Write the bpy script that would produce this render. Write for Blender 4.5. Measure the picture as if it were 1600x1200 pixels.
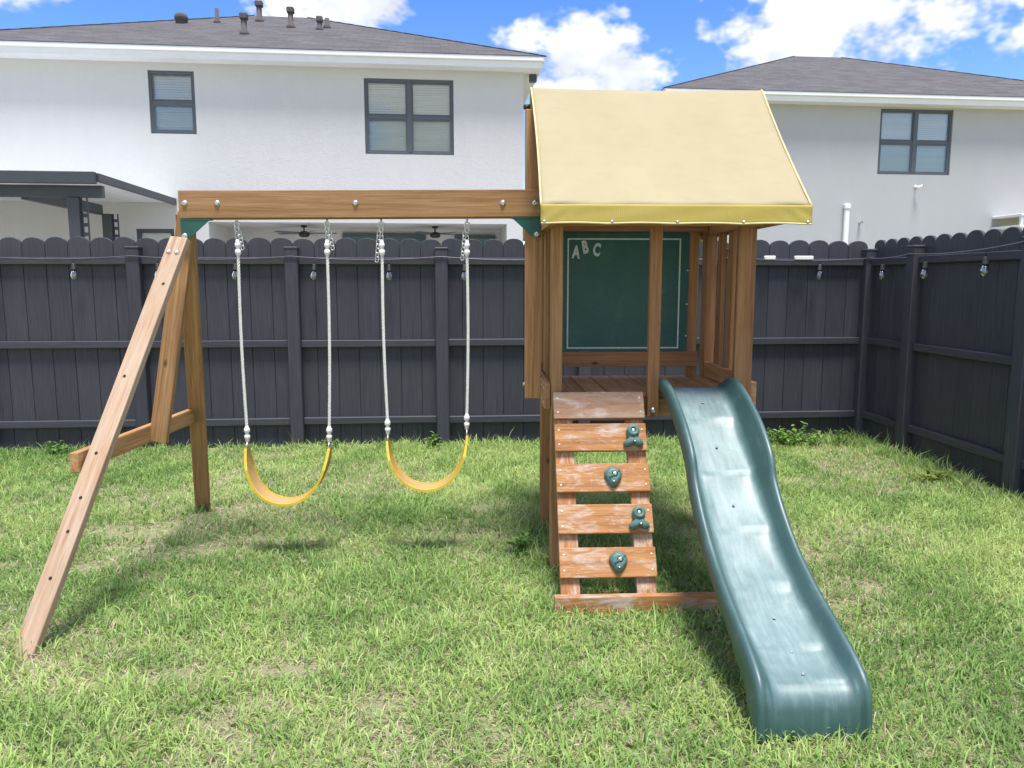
import bpy, bmesh, math, random
import numpy as np
from mathutils import Matrix, Vector
PI = math.pi
R = math.radians
random.seed(7)
for o in list(bpy.data.objects): bpy.data.objects.remove(o)
S = bpy.context.scene
C = S.collection

# ------------------------------------------------------------------ camera
cam = bpy.data.cameras.new('camera'); camo = bpy.data.objects.new('camera', cam); C.objects.link(camo)
cam.sensor_width = 36; cam.lens = 27.0; cam.clip_start = 0.05; cam.clip_end = 2000
camo.location = (0, 0, 1.45); camo.rotation_euler = (R(90 - 7.5), 0, R(-2.4))
S.camera = camo
S.cycles.max_bounces = 5; S.cycles.diffuse_bounces = 3; S.cycles.transparent_max_bounces = 6
S.render.resolution_x = 1024; S.render.resolution_y = 768
S.view_settings.view_transform = 'Standard'; S.view_settings.look = 'None'
S.view_settings.gamma = 1.0; S.view_settings.use_curve_mapping = False
S.view_settings.exposure = 1.62

# ------------------------------------------------------------------ sun and sky
EL, AZ = 74.0, 12.0
sun = bpy.data.lights.new('sun', 'SUN'); suno = bpy.data.objects.new('sun', sun); C.objects.link(suno)
sun.energy = 2.1; sun.angle = R(16); sun.color = (1.0, 0.96, 0.9)
sdir = Vector((math.sin(R(AZ)) * math.cos(R(EL)), -math.cos(R(AZ)) * math.cos(R(EL)), math.sin(R(EL))))
suno.rotation_euler = sdir.to_track_quat('Z', 'Y').to_euler()
W = bpy.data.worlds.new('World'); S.world = W; W.use_nodes = True
W.cycles.sampling_method = 'MANUAL'; W.cycles.sample_map_resolution = 256

def build_sky():
    nt = W.node_tree; nt.nodes.clear(); N = nt.nodes.new; L = nt.links.new
    out = N('ShaderNodeOutputWorld'); bg = N('ShaderNodeBackground'); bg.inputs['Strength'].default_value = 0.15
    L(bg.outputs[0], out.inputs[0])
    sky = N('ShaderNodeTexSky'); sky.sky_type = 'NISHITA'; sky.sun_disc = False
    sky.sun_elevation = R(EL); sky.sun_rotation = R(180 - AZ); sky.altitude = 0
    sky.air_density = 1.0; sky.dust_density = 0.0; sky.ozone_density = 3.0
    tc = N('ShaderNodeTexCoord'); sep = N('ShaderNodeSeparateXYZ'); L(tc.outputs['Generated'], sep.inputs[0])
    def M(op, a, b=None, c=None):
        n = N('ShaderNodeMath'); n.operation = op
        for i, v in enumerate((a, b, c)):
            if v is None: continue
            if isinstance(v, (int, float)): n.inputs[i].default_value = v
            else: L(v, n.inputs[i])
        return n.outputs[0]
    az = M('ARCTAN2', sep.outputs[0], sep.outputs[1]); el = M('ARCSINE', sep.outputs[2])
    def noise(scale, detail, rough, off=(0, 0, 0), vec=None):
        mp = N('ShaderNodeMapping'); mp.inputs['Location'].default_value = off
        mp.inputs['Scale'].default_value = (1, 1, 1.5)
        L(vec or tc.outputs['Generated'], mp.inputs[0])
        n = N('ShaderNodeTexNoise'); n.inputs['Scale'].default_value = scale; n.inputs['Detail'].default_value = detail
        n.inputs['Roughness'].default_value = rough; L(mp.outputs[0], n.inputs['Vector']); return n.outputs['Fac']
    n1 = noise(9.0, 4, 0.6)
    n2 = noise(40.0, 2, 0.6, (3, 1, 7))
    blobs = []   # azimuth, elevation, half-width, half-height in degrees, as seen in the sky
    f = 1200.0
    def blob(px, py, rx, ry, w=1.0):
        a = math.degrees(math.atan((px - 800) / f)) + 2.4
        e = math.degrees(math.atan((600 - py) / f)) - 7.5
        blobs.append((a, e, math.degrees(rx / f), math.degrees(ry / f), w))
    blob(1320, 45, 185, 88, 1.2); blob(1215, 95, 95, 62, 1.1); blob(1470, 15, 150, 66, 1.1); blob(1420, 85, 100, 36, .9)
    blob(1125, 62, 58, 20, .8)
    blob(925, 95, 95, 62, 1.1); blob(985, 115, 75, 38, 1); blob(880, 130, 80, 38, 1); blob(822, 62, 62, 26, .75)
    blob(10, 22, 100, 52, 1.1); blob(448, 5, 60, 38, 1.1); blob(560, 8, 80, 52, 1.1); blob(1600, 112, 50, 28, 1.1)
    blob(180, -10, 120, 26, .55); blob(1600, 15, 60, 22, .6)
    pol = N('ShaderNodeCombineXYZ'); L(az, pol.inputs[0]); L(el, pol.inputs[1])
    field = None
    for a, e, sa, se, w in blobs:
        q = N('ShaderNodeVectorMath'); q.operation = 'MULTIPLY_ADD'; L(pol.outputs[0], q.inputs[0])
        q.inputs[1].default_value = (1 / R(sa), 1 / R(se), 0); q.inputs[2].default_value = (-R(a) / R(sa), -R(e) / R(se), 0)
        dt = N('ShaderNodeVectorMath'); dt.operation = 'DOT_PRODUCT'; L(q.outputs[0], dt.inputs[0]); L(q.outputs[0], dt.inputs[1])
        v = M('MAXIMUM', M('SUBTRACT', w, dt.outputs['Value']), -1.5)
        field = v if field is None else M('SMOOTH_MAX', field, v, 0.25)
    # the same broken cumulus carries on round the rest of the sky
    rest = M('MULTIPLY', M('SUBTRACT', noise(2.3, 1, 0.5, (5, 2, 1)), 0.47), 9.0)
    away = N('ShaderNodeMapRange'); L(M('ABSOLUTE', M('SUBTRACT', az, R(2.4))), away.inputs[0]); away.inputs[1].default_value = R(38); away.inputs[2].default_value = R(58)
    up = N('ShaderNodeMapRange'); L(el, up.inputs[0]); up.inputs[1].default_value = R(24); up.inputs[2].default_value = R(36)
    far = M('MAXIMUM', away.outputs[0], up.outputs[0])
    field = M('MAXIMUM', field, M('SUBTRACT', M('MULTIPLY', M('ADD', rest, 1.5), far), 1.5))
    nn = M('ADD', M('MULTIPLY', M('SUBTRACT', n1, 0.5), 3.6), M('MULTIPLY', M('SUBTRACT', n2, 0.5), 2.0))
    d = M('ADD', field, nn)
    mr = N('ShaderNodeMapRange'); mr.interpolation_type = 'SMOOTHSTEP'; L(d, mr.inputs[0])
    mr.inputs[1].default_value = -0.15; mr.inputs[2].default_value = 0.85
    cov = mr.outputs[0]
    # cloud tone: white crowns with pale blue-grey folds
    n3 = noise(13.0, 2, 0.55, (0, 0, 0.06))
    sh = N('ShaderNodeMapRange'); L(M('ADD', M('MULTIPLY', n3, 1.0), M('MULTIPLY', d, 0.10)), sh.inputs[0])
    sh.inputs[1].default_value = 0.38; sh.inputs[2].default_value = 0.72
    cc = N('ShaderNodeMix'); cc.data_type = 'RGBA'; L(sh.outputs[0], cc.inputs[0])
    cc.inputs[6].default_value = (1.75, 1.86, 2.05, 1); cc.inputs[7].default_value = (2.7, 2.72, 2.75, 1)
    hs = N('ShaderNodeHueSaturation'); hs.inputs['Hue'].default_value = 0.518; hs.inputs['Saturation'].default_value = 1.3; hs.inputs['Value'].default_value = 0.53
    L(sky.outputs[0], hs.inputs['Color'])
    mx = N('ShaderNodeMix'); mx.data_type = 'RGBA'; L(cov, mx.inputs[0]); L(hs.outputs[0], mx.inputs[6]); L(cc.outputs[2], mx.inputs[7])
    L(mx.outputs[2], bg.inputs['Color'])
build_sky()

# ------------------------------------------------------------------ material helpers
class NT:
    def __init__(s, name):
        s.m = bpy.data.materials.new(name); s.m.use_nodes = True; s.t = s.m.node_tree
        s.b = s.t.nodes['Principled BSDF']; s.out = s.t.nodes['Material Output']
    def N(s, typ, **kw):
        n = s.t.nodes.new(typ)
        for k, v in kw.items():
            if hasattr(n, k) and k not in ('Scale',): setattr(n, k, v)
        return n
    def L(s, a, b): s.t.links.new(a, b)
    def coords(s, kind='Object', scale=(1, 1, 1), rnd=False):
        tc = s.N('ShaderNodeTexCoord'); mp = s.N('ShaderNodeMapping'); mp.inputs['Scale'].default_value = scale
        v = tc.outputs[kind]
        if rnd:
            oi = s.N('ShaderNodeObjectInfo'); a = s.N('ShaderNodeVectorMath'); a.operation = 'ADD'
            m = s.N('ShaderNodeVectorMath'); m.operation = 'SCALE'; m.inputs[0].default_value = (7.3, 11.1, 23.7)
            s.L(oi.outputs['Random'], m.inputs['Scale']); s.L(v, a.inputs[0]); s.L(m.outputs[0], a.inputs[1]); v = a.outputs[0]
        s.L(v, mp.inputs[0]); return mp.outputs[0]
    def noise(s, vec, scale, detail=4, rough=.55, dist=0):
        n = s.N('ShaderNodeTexNoise'); n.inputs['Scale'].default_value = scale; n.inputs['Detail'].default_value = detail
        n.inputs['Roughness'].default_value = rough; n.inputs['Distortion'].default_value = dist
        s.L(vec, n.inputs['Vector']); return n.outputs['Fac']
    def ramp(s, fac, stops):
        r = s.N('ShaderNodeValToRGB'); e = r.color_ramp.elements
        while len(e) < len(stops): e.new(0.5)
        for i, (p, c) in enumerate(stops):
            e[i].position = p; e[i].color = (*c, 1) if len(c) == 3 else c
        s.L(fac, r.inputs[0]); return r.outputs[0]
    def mix(s, fac, a, b, blend='MIX'):
        n = s.N('ShaderNodeMix'); n.data_type = 'RGBA'; n.blend_type = blend
        for v, i in ((fac, 0), (a, 6), (b, 7)):
            if isinstance(v, (int, float)): n.inputs[i].default_value = v
            elif isinstance(v, tuple): n.inputs[i].default_value = (*v, 1)
            else: s.L(v, n.inputs[i])
        return n.outputs[2]
    def math(s, op, a, b=None):
        n = s.N('ShaderNodeMath'); n.operation = op
        for i, v in enumerate((a, b)):
            if v is None: continue
            if isinstance(v, (int, float)): n.inputs[i].default_value = v
            else: s.L(v, n.inputs[i])
        return n.outputs[0]
    def col(s, c):
        if isinstance(c, tuple): s.b.inputs['Base Color'].default_value = (*c, 1)
        else: s.L(c, s.b.inputs['Base Color'])
    def bump(s, h, strength=.3, dist=.01):
        n = s.N('ShaderNodeBump'); n.inputs['Strength'].default_value = strength; n.inputs['Distance'].default_value = dist
        s.L(h, n.inputs['Height']); s.L(n.outputs[0], s.b.inputs['Normal'])
    def set(s, **k):
        for a, v in k.items(): s.b.inputs[a.replace('_', ' ')].default_value = v

def wood(name, dark, mid, light, grey=0.0, scuff=0.0):
    n = NT(name); v = n.coords('Object', (1, 1, .035), True)
    g = n.noise(v, 95, 5, .65, .6); g2 = n.noise(v, 22, 3, .5, 1.2)
    tone = n.noise(n.coords('Object', (1, 1, .3), True), 5, 3)
    c = n.ramp(n.math('ADD', n.math('MULTIPLY', g, .6), n.math('MULTIPLY', g2, .4)), [(.36, dark), (.5, mid), (.63, light)])
    c = n.mix(n.math('MULTIPLY', tone, .35), c, mid)
    oi = n.N('ShaderNodeObjectInfo')
    hv = n.N('ShaderNodeHueSaturation'); n.L(c, hv.inputs['Color'])
    n.L(n.math('ADD', n.math('MULTIPLY', oi.outputs['Random'], .28), .86), hv.inputs['Value'])
    c = hv.outputs[0]
    # knots
    vo = n.N('ShaderNodeTexVoronoi'); vo.inputs['Scale'].default_value = 1.0
    n.L(n.coords('Object', (7, 7, 3.2), True), vo.inputs['Vector'])
    kn = n.ramp(vo.outputs['Distance'], [(.03, (1, 1, 1)), (.085, (0, 0, 0))])
    c = n.mix(kn, c, tuple(x * .45 for x in dark))
    if grey:
        w = n.noise(n.coords('Object', (1, 1, .12), True), 26, 5, .7)
        f = n.ramp(w, [(.35, (0, 0, 0)), (.65, (grey, grey, grey))])
        c = n.mix(f, c, (.47, .39, .31))
    if scuff:
        w = n.noise(n.coords('Object', (1, 1, .4), True), 15, 6, .72, .8)
        w2 = n.noise(n.coords('Object', (1, 1, .1), True), 120, 3, .6)
        big = n.noise(n.coords('Object', (1, 1, .8), True), 3.5, 2, .5)
        f = n.ramp(n.math('ADD', n.math('ADD', n.math('MULTIPLY', w, .62), n.math('MULTIPLY', w2, .2)), n.math('MULTIPLY', big, .22)),
                   [(.515, (0, 0, 0)), (.645, (scuff, scuff, scuff))])
        c = n.mix(f, c, (.56, .50, .45))
    n.col(c); n.set(Roughness=.72); n.b.inputs['Specular IOR Level'].default_value = .3
    n.bump(n.math('ADD', g, n.math('MULTIPLY', g2, .5)), .35, .003)
    return n.m

def plain(name, col, rough=.5, metal=0.0, var=.12, scale=18, bump=0.0, spec=.5):
    n = NT(name); f = n.noise(n.coords('Object'), scale, 4, .6)
    lo = tuple(max(0, x * (1 - var)) for x in col); hi = tuple(min(1, x * (1 + var)) for x in col)
    n.col(n.ramp(f, [(.3, lo), (.7, hi)])); n.set(Roughness=rough, Metallic=metal)
    n.b.inputs['Specular IOR Level'].default_value = spec
    if bump: n.bump(n.noise(n.coords('Object'), scale * 4, 5), bump, .004)
    return n.m

M = {}
M['wood'] = wood('stained_cedar', (.225, .115, .048), (.36, .195, .083), (.47, .285, .135))
M['wood_dark'] = wood('stained_cedar_red', (.21, .10, .043), (.335, .165, .072), (.43, .235, .11))
M['wood_grey'] = wood('sun_bleached_cedar', (.23, .13, .07), (.38, .24, .148), (.49, .345, .23), grey=.6)
M['wood_scuff'] = wood('scuffed_cedar', (.20, .082, .030), (.36, .165, .06), (.47, .245, .10), scuff=.8)
M['wood_scuff_top'] = wood('scuffed_brown_cedar', (.15, .07, .035), (.25, .125, .062), (.34, .185, .10), scuff=.6, grey=.45)
M['green_metal'] = plain('green_bracket', (.012, .085, .066), .45)
M['vent'] = plain('painted_vent_metal', (.105, .095, .097), .85, 0, .2, 10, 0, .2)
M['steel'] = plain('zinc_steel', (.60, .60, .58), .38, .9, .2, 60)
M['rope_white'] = plain('white_rope', (.74, .74, .70), .8, 0, .12, 90)
M['plastic_white'] = plain('white_plastic', (.80, .80, .78), .45, 0, .06)
M['cable'] = plain('weathered_black_cable', (.075, .078, .085), .35, 0, .2)
M['black'] = plain('black_plastic', (.018, .019, .02), .5)
M['silver'] = plain('screw_head', (.75, .70, .60), .4, .6)
M['hole'] = plain('drilled_hole', (.03, .018, .01), .9)
M['charcoal'] = plain('charcoal_aluminium', (.045, .052, .062), .45, 0, .08, 6)
M['frame'] = plain('bronze_grey_window_frame', (.075, .088, .10), .4, 0, .06, 6)
M['trim'] = plain('white_trim', (.74, .75, .77), .6, 0, .03, 4)
M['panel_white'] = plain('white_panel', (.70, .72, .74), .5, 0, .03, 4)
M['sticker'] = plain('white_sticker', (.7, .7, .68), .5, 0, .35, 120)
M['border'] = plain('faded_white_print', (.58, .68, .66), .7, 0, .3, 150)
M['board_green'] = None
def mk_board():
    n = NT('green_chalkboard'); a = n.noise(n.coords('Object'), 7, 6, .7, .6); b = n.noise(n.coords('Object', (1, 1, 1)), 60, 4, .7)
    f = n.math('ADD', n.math('MULTIPLY', a, .75), n.math('MULTIPLY', b, .25))
    n.col(n.ramp(f, [(.35, (.014, .086, .077)), (.55, (.020, .104, .094)), (.74, (.060, .150, .135))])); n.set(Roughness=.5)
    return n.m
M['board_green'] = mk_board()

def mk_fence():
    n = NT('charcoal_vinyl'); v = n.coords('Object', (1, 1, .02), True)
    a = n.noise(v, 190, 3, .6); b = n.noise(n.coords('Object', (1, 1, .3), True), 8, 4, .6)
    oi = n.N('ShaderNodeObjectInfo')
    c = n.ramp(a, [(.3, (.033, .033, .042)), (.5, (.045, .0455, .057)), (.7, (.064, .065, .079))])
    c = n.mix(n.math('MULTIPLY', b, .3), c, (.050, .050, .060))
    hv = n.N('ShaderNodeHueSaturation'); n.L(c, hv.inputs['Color'])
    n.L(n.math('ADD', n.math('MULTIPLY', oi.outputs['Random'], .2), .9), hv.inputs['Value'])
    n.col(hv.outputs[0]); n.set(Roughness=.55); n.b.inputs['Specular IOR Level'].default_value = .35
    n.bump(a, .5, .002); return n.m
M['fence'] = mk_fence()

def mk_stucco(name, col, k):
    n = NT(name); v = n.coords('Object')
    a = n.noise(v, 38, 6, .75); b = n.noise(v, .7, 4, .6); d = n.noise(n.coords('Object', (1, 1, .25)), 3.0, 5, .7)
    c = n.ramp(n.math('ADD', n.math('MULTIPLY', b, .5), n.math('MULTIPLY', d, .5)), [(.3, tuple(x * .93 for x in col)), (.7, col)])
    n.col(n.mix(n.ramp(a, [(.60, (0, 0, 0)), (.72, (.5, .5, .5))]), c, tuple(x * .7 for x in col))); n.set(Roughness=.9)
    n.b.inputs['Specular IOR Level'].default_value = .2
    n.bump(n.math('ADD', a, n.math('MULTIPLY', n.noise(v, 9, 4), .6)), .55, k); return n.m
M['stucco_white'] = mk_stucco('white_stucco', (.58, .58, .575), .017)
M['stucco_grey'] = mk_stucco('pale_grey_stucco', (.43, .44, .46), .007)

def mk_shingle():
    n = NT('asphalt_shingle'); br = n.N('ShaderNodeTexBrick')
    n.L(n.coords('UV'), br.inputs['Vector'])
    br.inputs['Scale'].default_value = 1; br.inputs['Brick Width'].default_value = .34; br.inputs['Row Height'].default_value = .145
    br.inputs['Mortar Size'].default_value = .008; br.inputs['Color1'].default_value = (.058, .055, .057, 1)
    br.inputs['Color2'].default_value = (.12, .115, .117, 1); br.inputs['Mortar'].default_value = (.045, .042, .042, 1)
    g = n.noise(n.coords('UV'), 45, 5, .7); b = n.noise(n.coords('UV', (1, .5, 1)), .8, 4)
    c = n.mix(n.math('MULTIPLY', g, .35), br.outputs['Color'], (.11, .106, .108), 'MIX')
    c = n.mix(n.math('MULTIPLY', b, .3), c, (.10, .095, .10))
    n.col(c); n.set(Roughness=.95); n.bump(n.math('ADD', g, n.math('MULTIPLY', br.outputs['Fac'], -1.5)), .6, .015); return n.m
M['shingle'] = mk_shingle(); M['cap'] = plain('shingle_cap', (.105, .097, .10), .95, 0, .3, 40)

def mk_glass(name, tint, refl=.02):
    n = NT(name); t = n.N('ShaderNodeBsdfTransparent'); t.inputs[0].default_value = (*tint, 1)
    g = n.N('ShaderNodeBsdfGlossy'); g.inputs['Roughness'].default_value = .03
    fr = n.N('ShaderNodeFresnel'); fr.inputs[0].default_value = 1.5
    mx = n.N('ShaderNodeMixShader'); n.L(n.math('ADD', fr.outputs[0], refl), mx.inputs[0]); n.L(t.outputs[0], mx.inputs[1]); n.L(g.outputs[0], mx.inputs[2])
    n.L(mx.outputs[0], n.out.inputs[0]); return n.m
M['glass'] = mk_glass('window_glass', (.99, 1.0, .99))
M['glass_screen'] = mk_glass('screened_window_glass', (.93, .96, .95))
M['bulb'] = mk_glass('bulb_glass', (.86, .86, .84), .12)
M['blind'] = plain('white_blind', (.84, .86, .82), .6, 0, .03)
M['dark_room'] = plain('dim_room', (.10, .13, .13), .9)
M['green_glass'] = plain('green_door_glass', (.02, .07, .065), .12)

def mk_canvas(name, a, b, rib):
    n = NT(name); v = n.coords('Object'); f = n.noise(v, 3.0, 5, .6); w = n.noise(v, 260, 2, .5)
    c = n.ramp(f, [(.3, a), (.7, b)])
    st = n.noise(n.coords('Object', (1.0, 1, 3)), 9, 5, .7)
    c = n.mix(n.ramp(st, [(.5, (0, 0, 0)), (.75, (.25, .25, .25))]), c, tuple(x * .8 for x in a))
    wv = n.N('ShaderNodeTexWave'); wv.inputs['Scale'].default_value = 38; wv.bands_direction = 'X'; n.L(v, wv.inputs['Vector'])
    n.col(n.mix(n.math('MULTIPLY', wv.outputs['Fac'], rib), c, tuple(x * .72 for x in a)))
    n.set(Roughness=.75); n.b.inputs['Specular IOR Level'].default_value = .25
    n.bump(n.math('ADD', w, n.math('MULTIPLY', wv.outputs['Fac'], rib * 2)), .25, .002)
    tr = n.N('ShaderNodeBsdfTranslucent'); tr.inputs[0].default_value = (*a, 1)
    mx = n.N('ShaderNodeMixShader'); mx.inputs[0].default_value = .15
    n.L(n.b.outputs[0], mx.inputs[1]); n.L(tr.outputs[0], mx.inputs[2]); n.L(mx.outputs[0], n.out.inputs[0]); return n.m
M['canvas'] = mk_canvas('faded_tan_vinyl', (.40, .342, .205), (.43, .375, .235), 0.0)
M['valance'] = mk_canvas('yellow_vinyl', (.48, .385, .09), (.53, .43, .12), .25)
M['piping'] = plain('pale_piping', (.62, .53, .27), .7)

SLIDE_LOCAL_X = 1.058 - .85 * 0
def mk_slide():
    n = NT('green_slide_plastic'); v = n.coords('Object'); a = n.noise(v, 6, 6, .7, .5); s = n.noise(n.coords('Object', (1.0, .12, .12)), 60, 4, .65)
    fine = n.noise(v, 150, 3, .6)
    f = n.math('ADD', n.math('MULTIPLY', a, .55), n.math('MULTIPLY', s, .45))
    c = n.ramp(f, [(.32, (.026, .076, .072)), (.55, (.042, .100, .098)), (.72, (.11, .18, .18))])
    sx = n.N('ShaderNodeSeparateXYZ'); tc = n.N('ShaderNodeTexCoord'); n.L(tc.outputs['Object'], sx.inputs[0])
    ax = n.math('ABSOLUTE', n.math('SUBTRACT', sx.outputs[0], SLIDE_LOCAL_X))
    bed = n.ramp(ax, [(.105, (1, 1, 1)), (.135, (0, 0, 0))])                      # sky reflection painted into the bed as a paler tone, rails stay dark
    sky_sheen = n.math('MULTIPLY', n.math('MULTIPLY', bed, n.ramp(sx.outputs[2], [(.10, (0, 0, 0)), (.19, (1, 1, 1))])), n.math('ADD', n.math('MULTIPLY', f, 1.1), -.12))
    c = n.mix(sky_sheen, c, (.33, .44, .44))
    n.col(c); n.L(n.ramp(f, [(.3, (.38, .38, .38)), (.75, (.56, .56, .56))]), n.b.inputs['Roughness'])
    n.b.inputs['Specular IOR Level'].default_value = .75
    n.bump(fine, .12, .002); return n.m
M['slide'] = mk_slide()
M['hold'] = plain('green_hold_plastic', (.075, .17, .155), .5, 0, .2, 30, .15)
def mk_seat():
    n = NT('worn_yellow_swing_seat'); v = n.coords('Object'); a = n.noise(v, 14, 5, .7)
    c = n.ramp(a, [(.38, (.52, .32, .07)), (.52, (.46, .30, .14)), (.66, (.38, .25, .16))]); n.col(c); n.set(Roughness=.55); return n.m
M['seat'] = mk_seat()
M['seat_edge'] = plain('yellow_plastic_edge', (.66, .46, .035), .45, 0, .15)

def mk_leaf(name, rough=.55, tl=.35):
    n = NT(name); at = n.N('ShaderNodeAttribute'); at.attribute_name = 'col'
    n.L(at.outputs['Color'], n.b.inputs['Base Color']); n.set(Roughness=rough); n.b.inputs['Specular IOR Level'].default_value = .3
    tr = n.N('ShaderNodeBsdfTranslucent'); hs = n.N('ShaderNodeHueSaturation'); hs.inputs['Value'].default_value = 1.3
    n.L(at.outputs['Color'], hs.inputs['Color']); n.L(hs.outputs[0], tr.inputs[0])
    mx = n.N('ShaderNodeMixShader'); mx.inputs[0].default_value = tl
    n.L(n.b.outputs[0], mx.inputs[1]); n.L(tr.outputs[0], mx.inputs[2]); n.L(mx.outputs[0], n.out.inputs[0]); return n.m
M['grass'] = mk_leaf('grass_blades'); M['leaf'] = mk_leaf('weed_leaves')

def mk_ground():
    n = NT('thatch_and_soil'); v = n.coords('Object'); a = n.noise(v, 55, 6, .75); b = n.noise(v, 1.6, 5, .65); fine = n.noise(v, 240, 3, .6)
    c = n.ramp(n.math('ADD', n.math('MULTIPLY', a, .6), n.math('MULTIPLY', fine, .4)), [(.32, (.15, .14, .07)), (.5, (.34, .305, .175)), (.68, (.56, .50, .36))])
    c = n.mix(n.ramp(b, [(.4, (0, 0, 0)), (.62, (.45, .45, .45))]), c, (.20, .27, .085))
    n.col(c); n.set(Roughness=.95); n.bump(a, .8, .03); return n.m
M['ground'] = mk_ground()

# ------------------------------------------------------------------ geometry helpers (all in world metres)
def wm(o): return wm(o.parent) @ o.matrix_basis if o.parent else o.matrix_basis.copy()
def par(o, p):
    w = o.matrix_basis.copy(); o.parent = p; o.matrix_basis = wm(p).inverted() @ w; return o
def obj(name, bm, mat, parent=None, mw=None, smooth=False):
    if isinstance(bm, bpy.types.Mesh): me = bm
    else:
        me = bpy.data.meshes.new(name); bm.normal_update(); bm.to_mesh(me); bm.free()
        if smooth: me.polygons.foreach_set('use_smooth', [True] * len(me.polygons))
        for m in (mat if isinstance(mat, (list, tuple)) else [mat]): me.materials.append(m)
    o = bpy.data.objects.new(name, me); C.objects.link(o)
    if mw is not None: o.matrix_basis = mw
    if parent: par(o, parent)
    return o
def tag(o, label, cat, group=None, kind=None):
    o['label'] = label; o['category'] = cat
    if group: o['group'] = group
    if kind: o['kind'] = kind
    return o
def thing(name, loc, label, cat, rz=0, group=None):
    o = bpy.data.objects.new(name, None); C.objects.link(o); o.empty_display_size = .1
    o.location = loc; o.rotation_euler = (0, 0, rz); return tag(o, label, cat, group)
def bbox(bm, sx, sy, sz, M4=Matrix(), bev=0.0, seg=1):
    r = bmesh.ops.create_cube(bm, size=1, matrix=Matrix.Diagonal((sx, sy, sz, 1)))
    vs = r['verts']
    if bev:
        es = list({e for v in vs for e in v.link_edges})
        rb = bmesh.ops.bevel(bm, geom=es, offset=bev, segments=seg, affect='EDGES', profile=.5)
        vs = list({v for f in rb['faces'] for v in f.verts} | {v for v in vs if v.is_valid})
    bmesh.ops.transform(bm, matrix=M4, verts=vs); return vs
def boxo(name, x0, x1, y0, y1, z0, z1, mat, parent=None, bev=0.0, base=None):
    """axis-aligned box; base = a matrix the box coordinates are given in"""
    bm = bmesh.new(); bbox(bm, x1 - x0, y1 - y0, z1 - z0, bev=bev)
    m = Matrix.Translation(((x0 + x1) / 2, (y0 + y1) / 2, (z0 + z1) / 2))
    return obj(name, bm, mat, parent, (base @ m) if base is not None else m)
def frame_of(p0, p1, wdir):
    z = (Vector(p1) - Vector(p0)).normalized(); x = Vector(wdir); x = (x - z * x.dot(z)).normalized(); y = z.cross(x)
    m = Matrix((x, y, z)).transposed().to_4x4(); m.translation = (Vector(p0) + Vector(p1)) / 2; return m
def plank(name, p0, p1, w, t, wdir, mat, parent, bev=.004):
    """a board from p0 to p1, w wide along wdir, t thick; grain along its length"""
    L = (Vector(p1) - Vector(p0)).length; bm = bmesh.new(); bbox(bm, w, t, L, bev=bev, seg=2)
    return obj(name, bm, mat, parent, frame_of(p0, p1, wdir))
def lathe(bm, prof, seg=16, M4=Matrix()):
    rings = []
    for r, z in prof: rings.append([bm.verts.new(M4 @ Vector((r * math.cos(2 * PI * k / seg), r * math.sin(2 * PI * k / seg), z))) for k in range(seg)])
    for a, b in zip(rings, rings[1:]):
        for k in range(seg): bm.faces.new((a[k], a[(k + 1) % seg], b[(k + 1) % seg], b[k]))
    bm.faces.new(rings[0][::-1]); bm.faces.new(rings[-1])
def tube(bm, pts, r, seg=8, closed=False):
    pts = [Vector(p) for p in pts]; n = len(pts); rings = []; up = Vector((.13, .31, .94)).normalized(); prev = None
    for i, p in enumerate(pts):
        a = pts[i - 1] if (i or closed) else p; b = pts[(i + 1) % n] if (i < n - 1 or closed) else p
        t = (b - a).normalized()
        x = (prev - t * prev.dot(t)) if prev else t.cross(up)
        if x.length < 1e-6: x = t.orthogonal()
        x.normalize(); prev = x; y = t.cross(x); rr = r(i / (n - 1)) if callable(r) else r
        rings.append([bm.verts.new(p + (x * math.cos(2 * PI * k / seg) + y * math.sin(2 * PI * k / seg)) * rr) for k in range(seg)])
    pairs = list(zip(rings, rings[1:])) + ([(rings[-1], rings[0])] if closed else [])
    for a, b in pairs:
        for k in range(seg): bm.faces.new((a[k], a[(k + 1) % seg], b[(k + 1) % seg], b[k]))
    if not closed: bm.faces.new(rings[0][::-1]); bm.faces.new(rings[-1])
def prism(bm, pts2, depth, M4=Matrix()):
    """polygon in local xz, extruded along local y from 0 to depth"""
    a = [bm.verts.new(M4 @ Vector((x, 0, z))) for x, z in pts2]; b = [bm.verts.new(M4 @ Vector((x, depth, z))) for x, z in pts2]
    n = len(a); bm.faces.new(a); bm.faces.new(b[::-1])
    for i in range(n): bm.faces.new((a[(i + 1) % n], a[i], b[i], b[(i + 1) % n]))
def bolt(parent, p, nrm, r=.011, name='bolt', mat='steel'):
    bm = bmesh.new(); lathe(bm, [(r * 1.5, 0), (r * 1.5, .002), (r, .003), (r * .95, .008), (r * .5, .010), (r * .3, .007)], 12)
    m = Vector(nrm).to_track_quat('Z', 'Y').to_matrix().to_4x4(); m.translation = Vector(p); return obj(name, bm, M[mat], parent, m, True)
def screw(parent, p, nrm, r=.006):
    bm = bmesh.new(); lathe(bm, [(r, 0), (r, .0015), (r * .6, .0025)], 8)
    m = Vector(nrm).to_track_quat('Z', 'Y').to_matrix().to_4x4(); m.translation = Vector(p); return obj('screw', bm, M['silver'], parent, m)

# ================================================================== SETTING: ground
bm = bmesh.new(); g = 400
bmesh.ops.create_grid(bm, x_segments=1, y_segments=1, size=g)
tag(obj('lawn', bm, M['ground']), 'green and straw coloured backyard lawn under the playset', 'lawn', kind='structure')

bm = bmesh.new(); bbox(bm, 17, 6.9, .012, Matrix.Translation((-5.2, 12.6, .006)) @ Matrix.Rotation(R(3.4), 4, 'Z'))
tag(obj('patio', bm, plain('pale_concrete', (.42, .41, .39), .9, 0, .12, 3, .2)), 'pale concrete patio slab behind the fence at the white house', 'patio', kind='structure')
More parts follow.
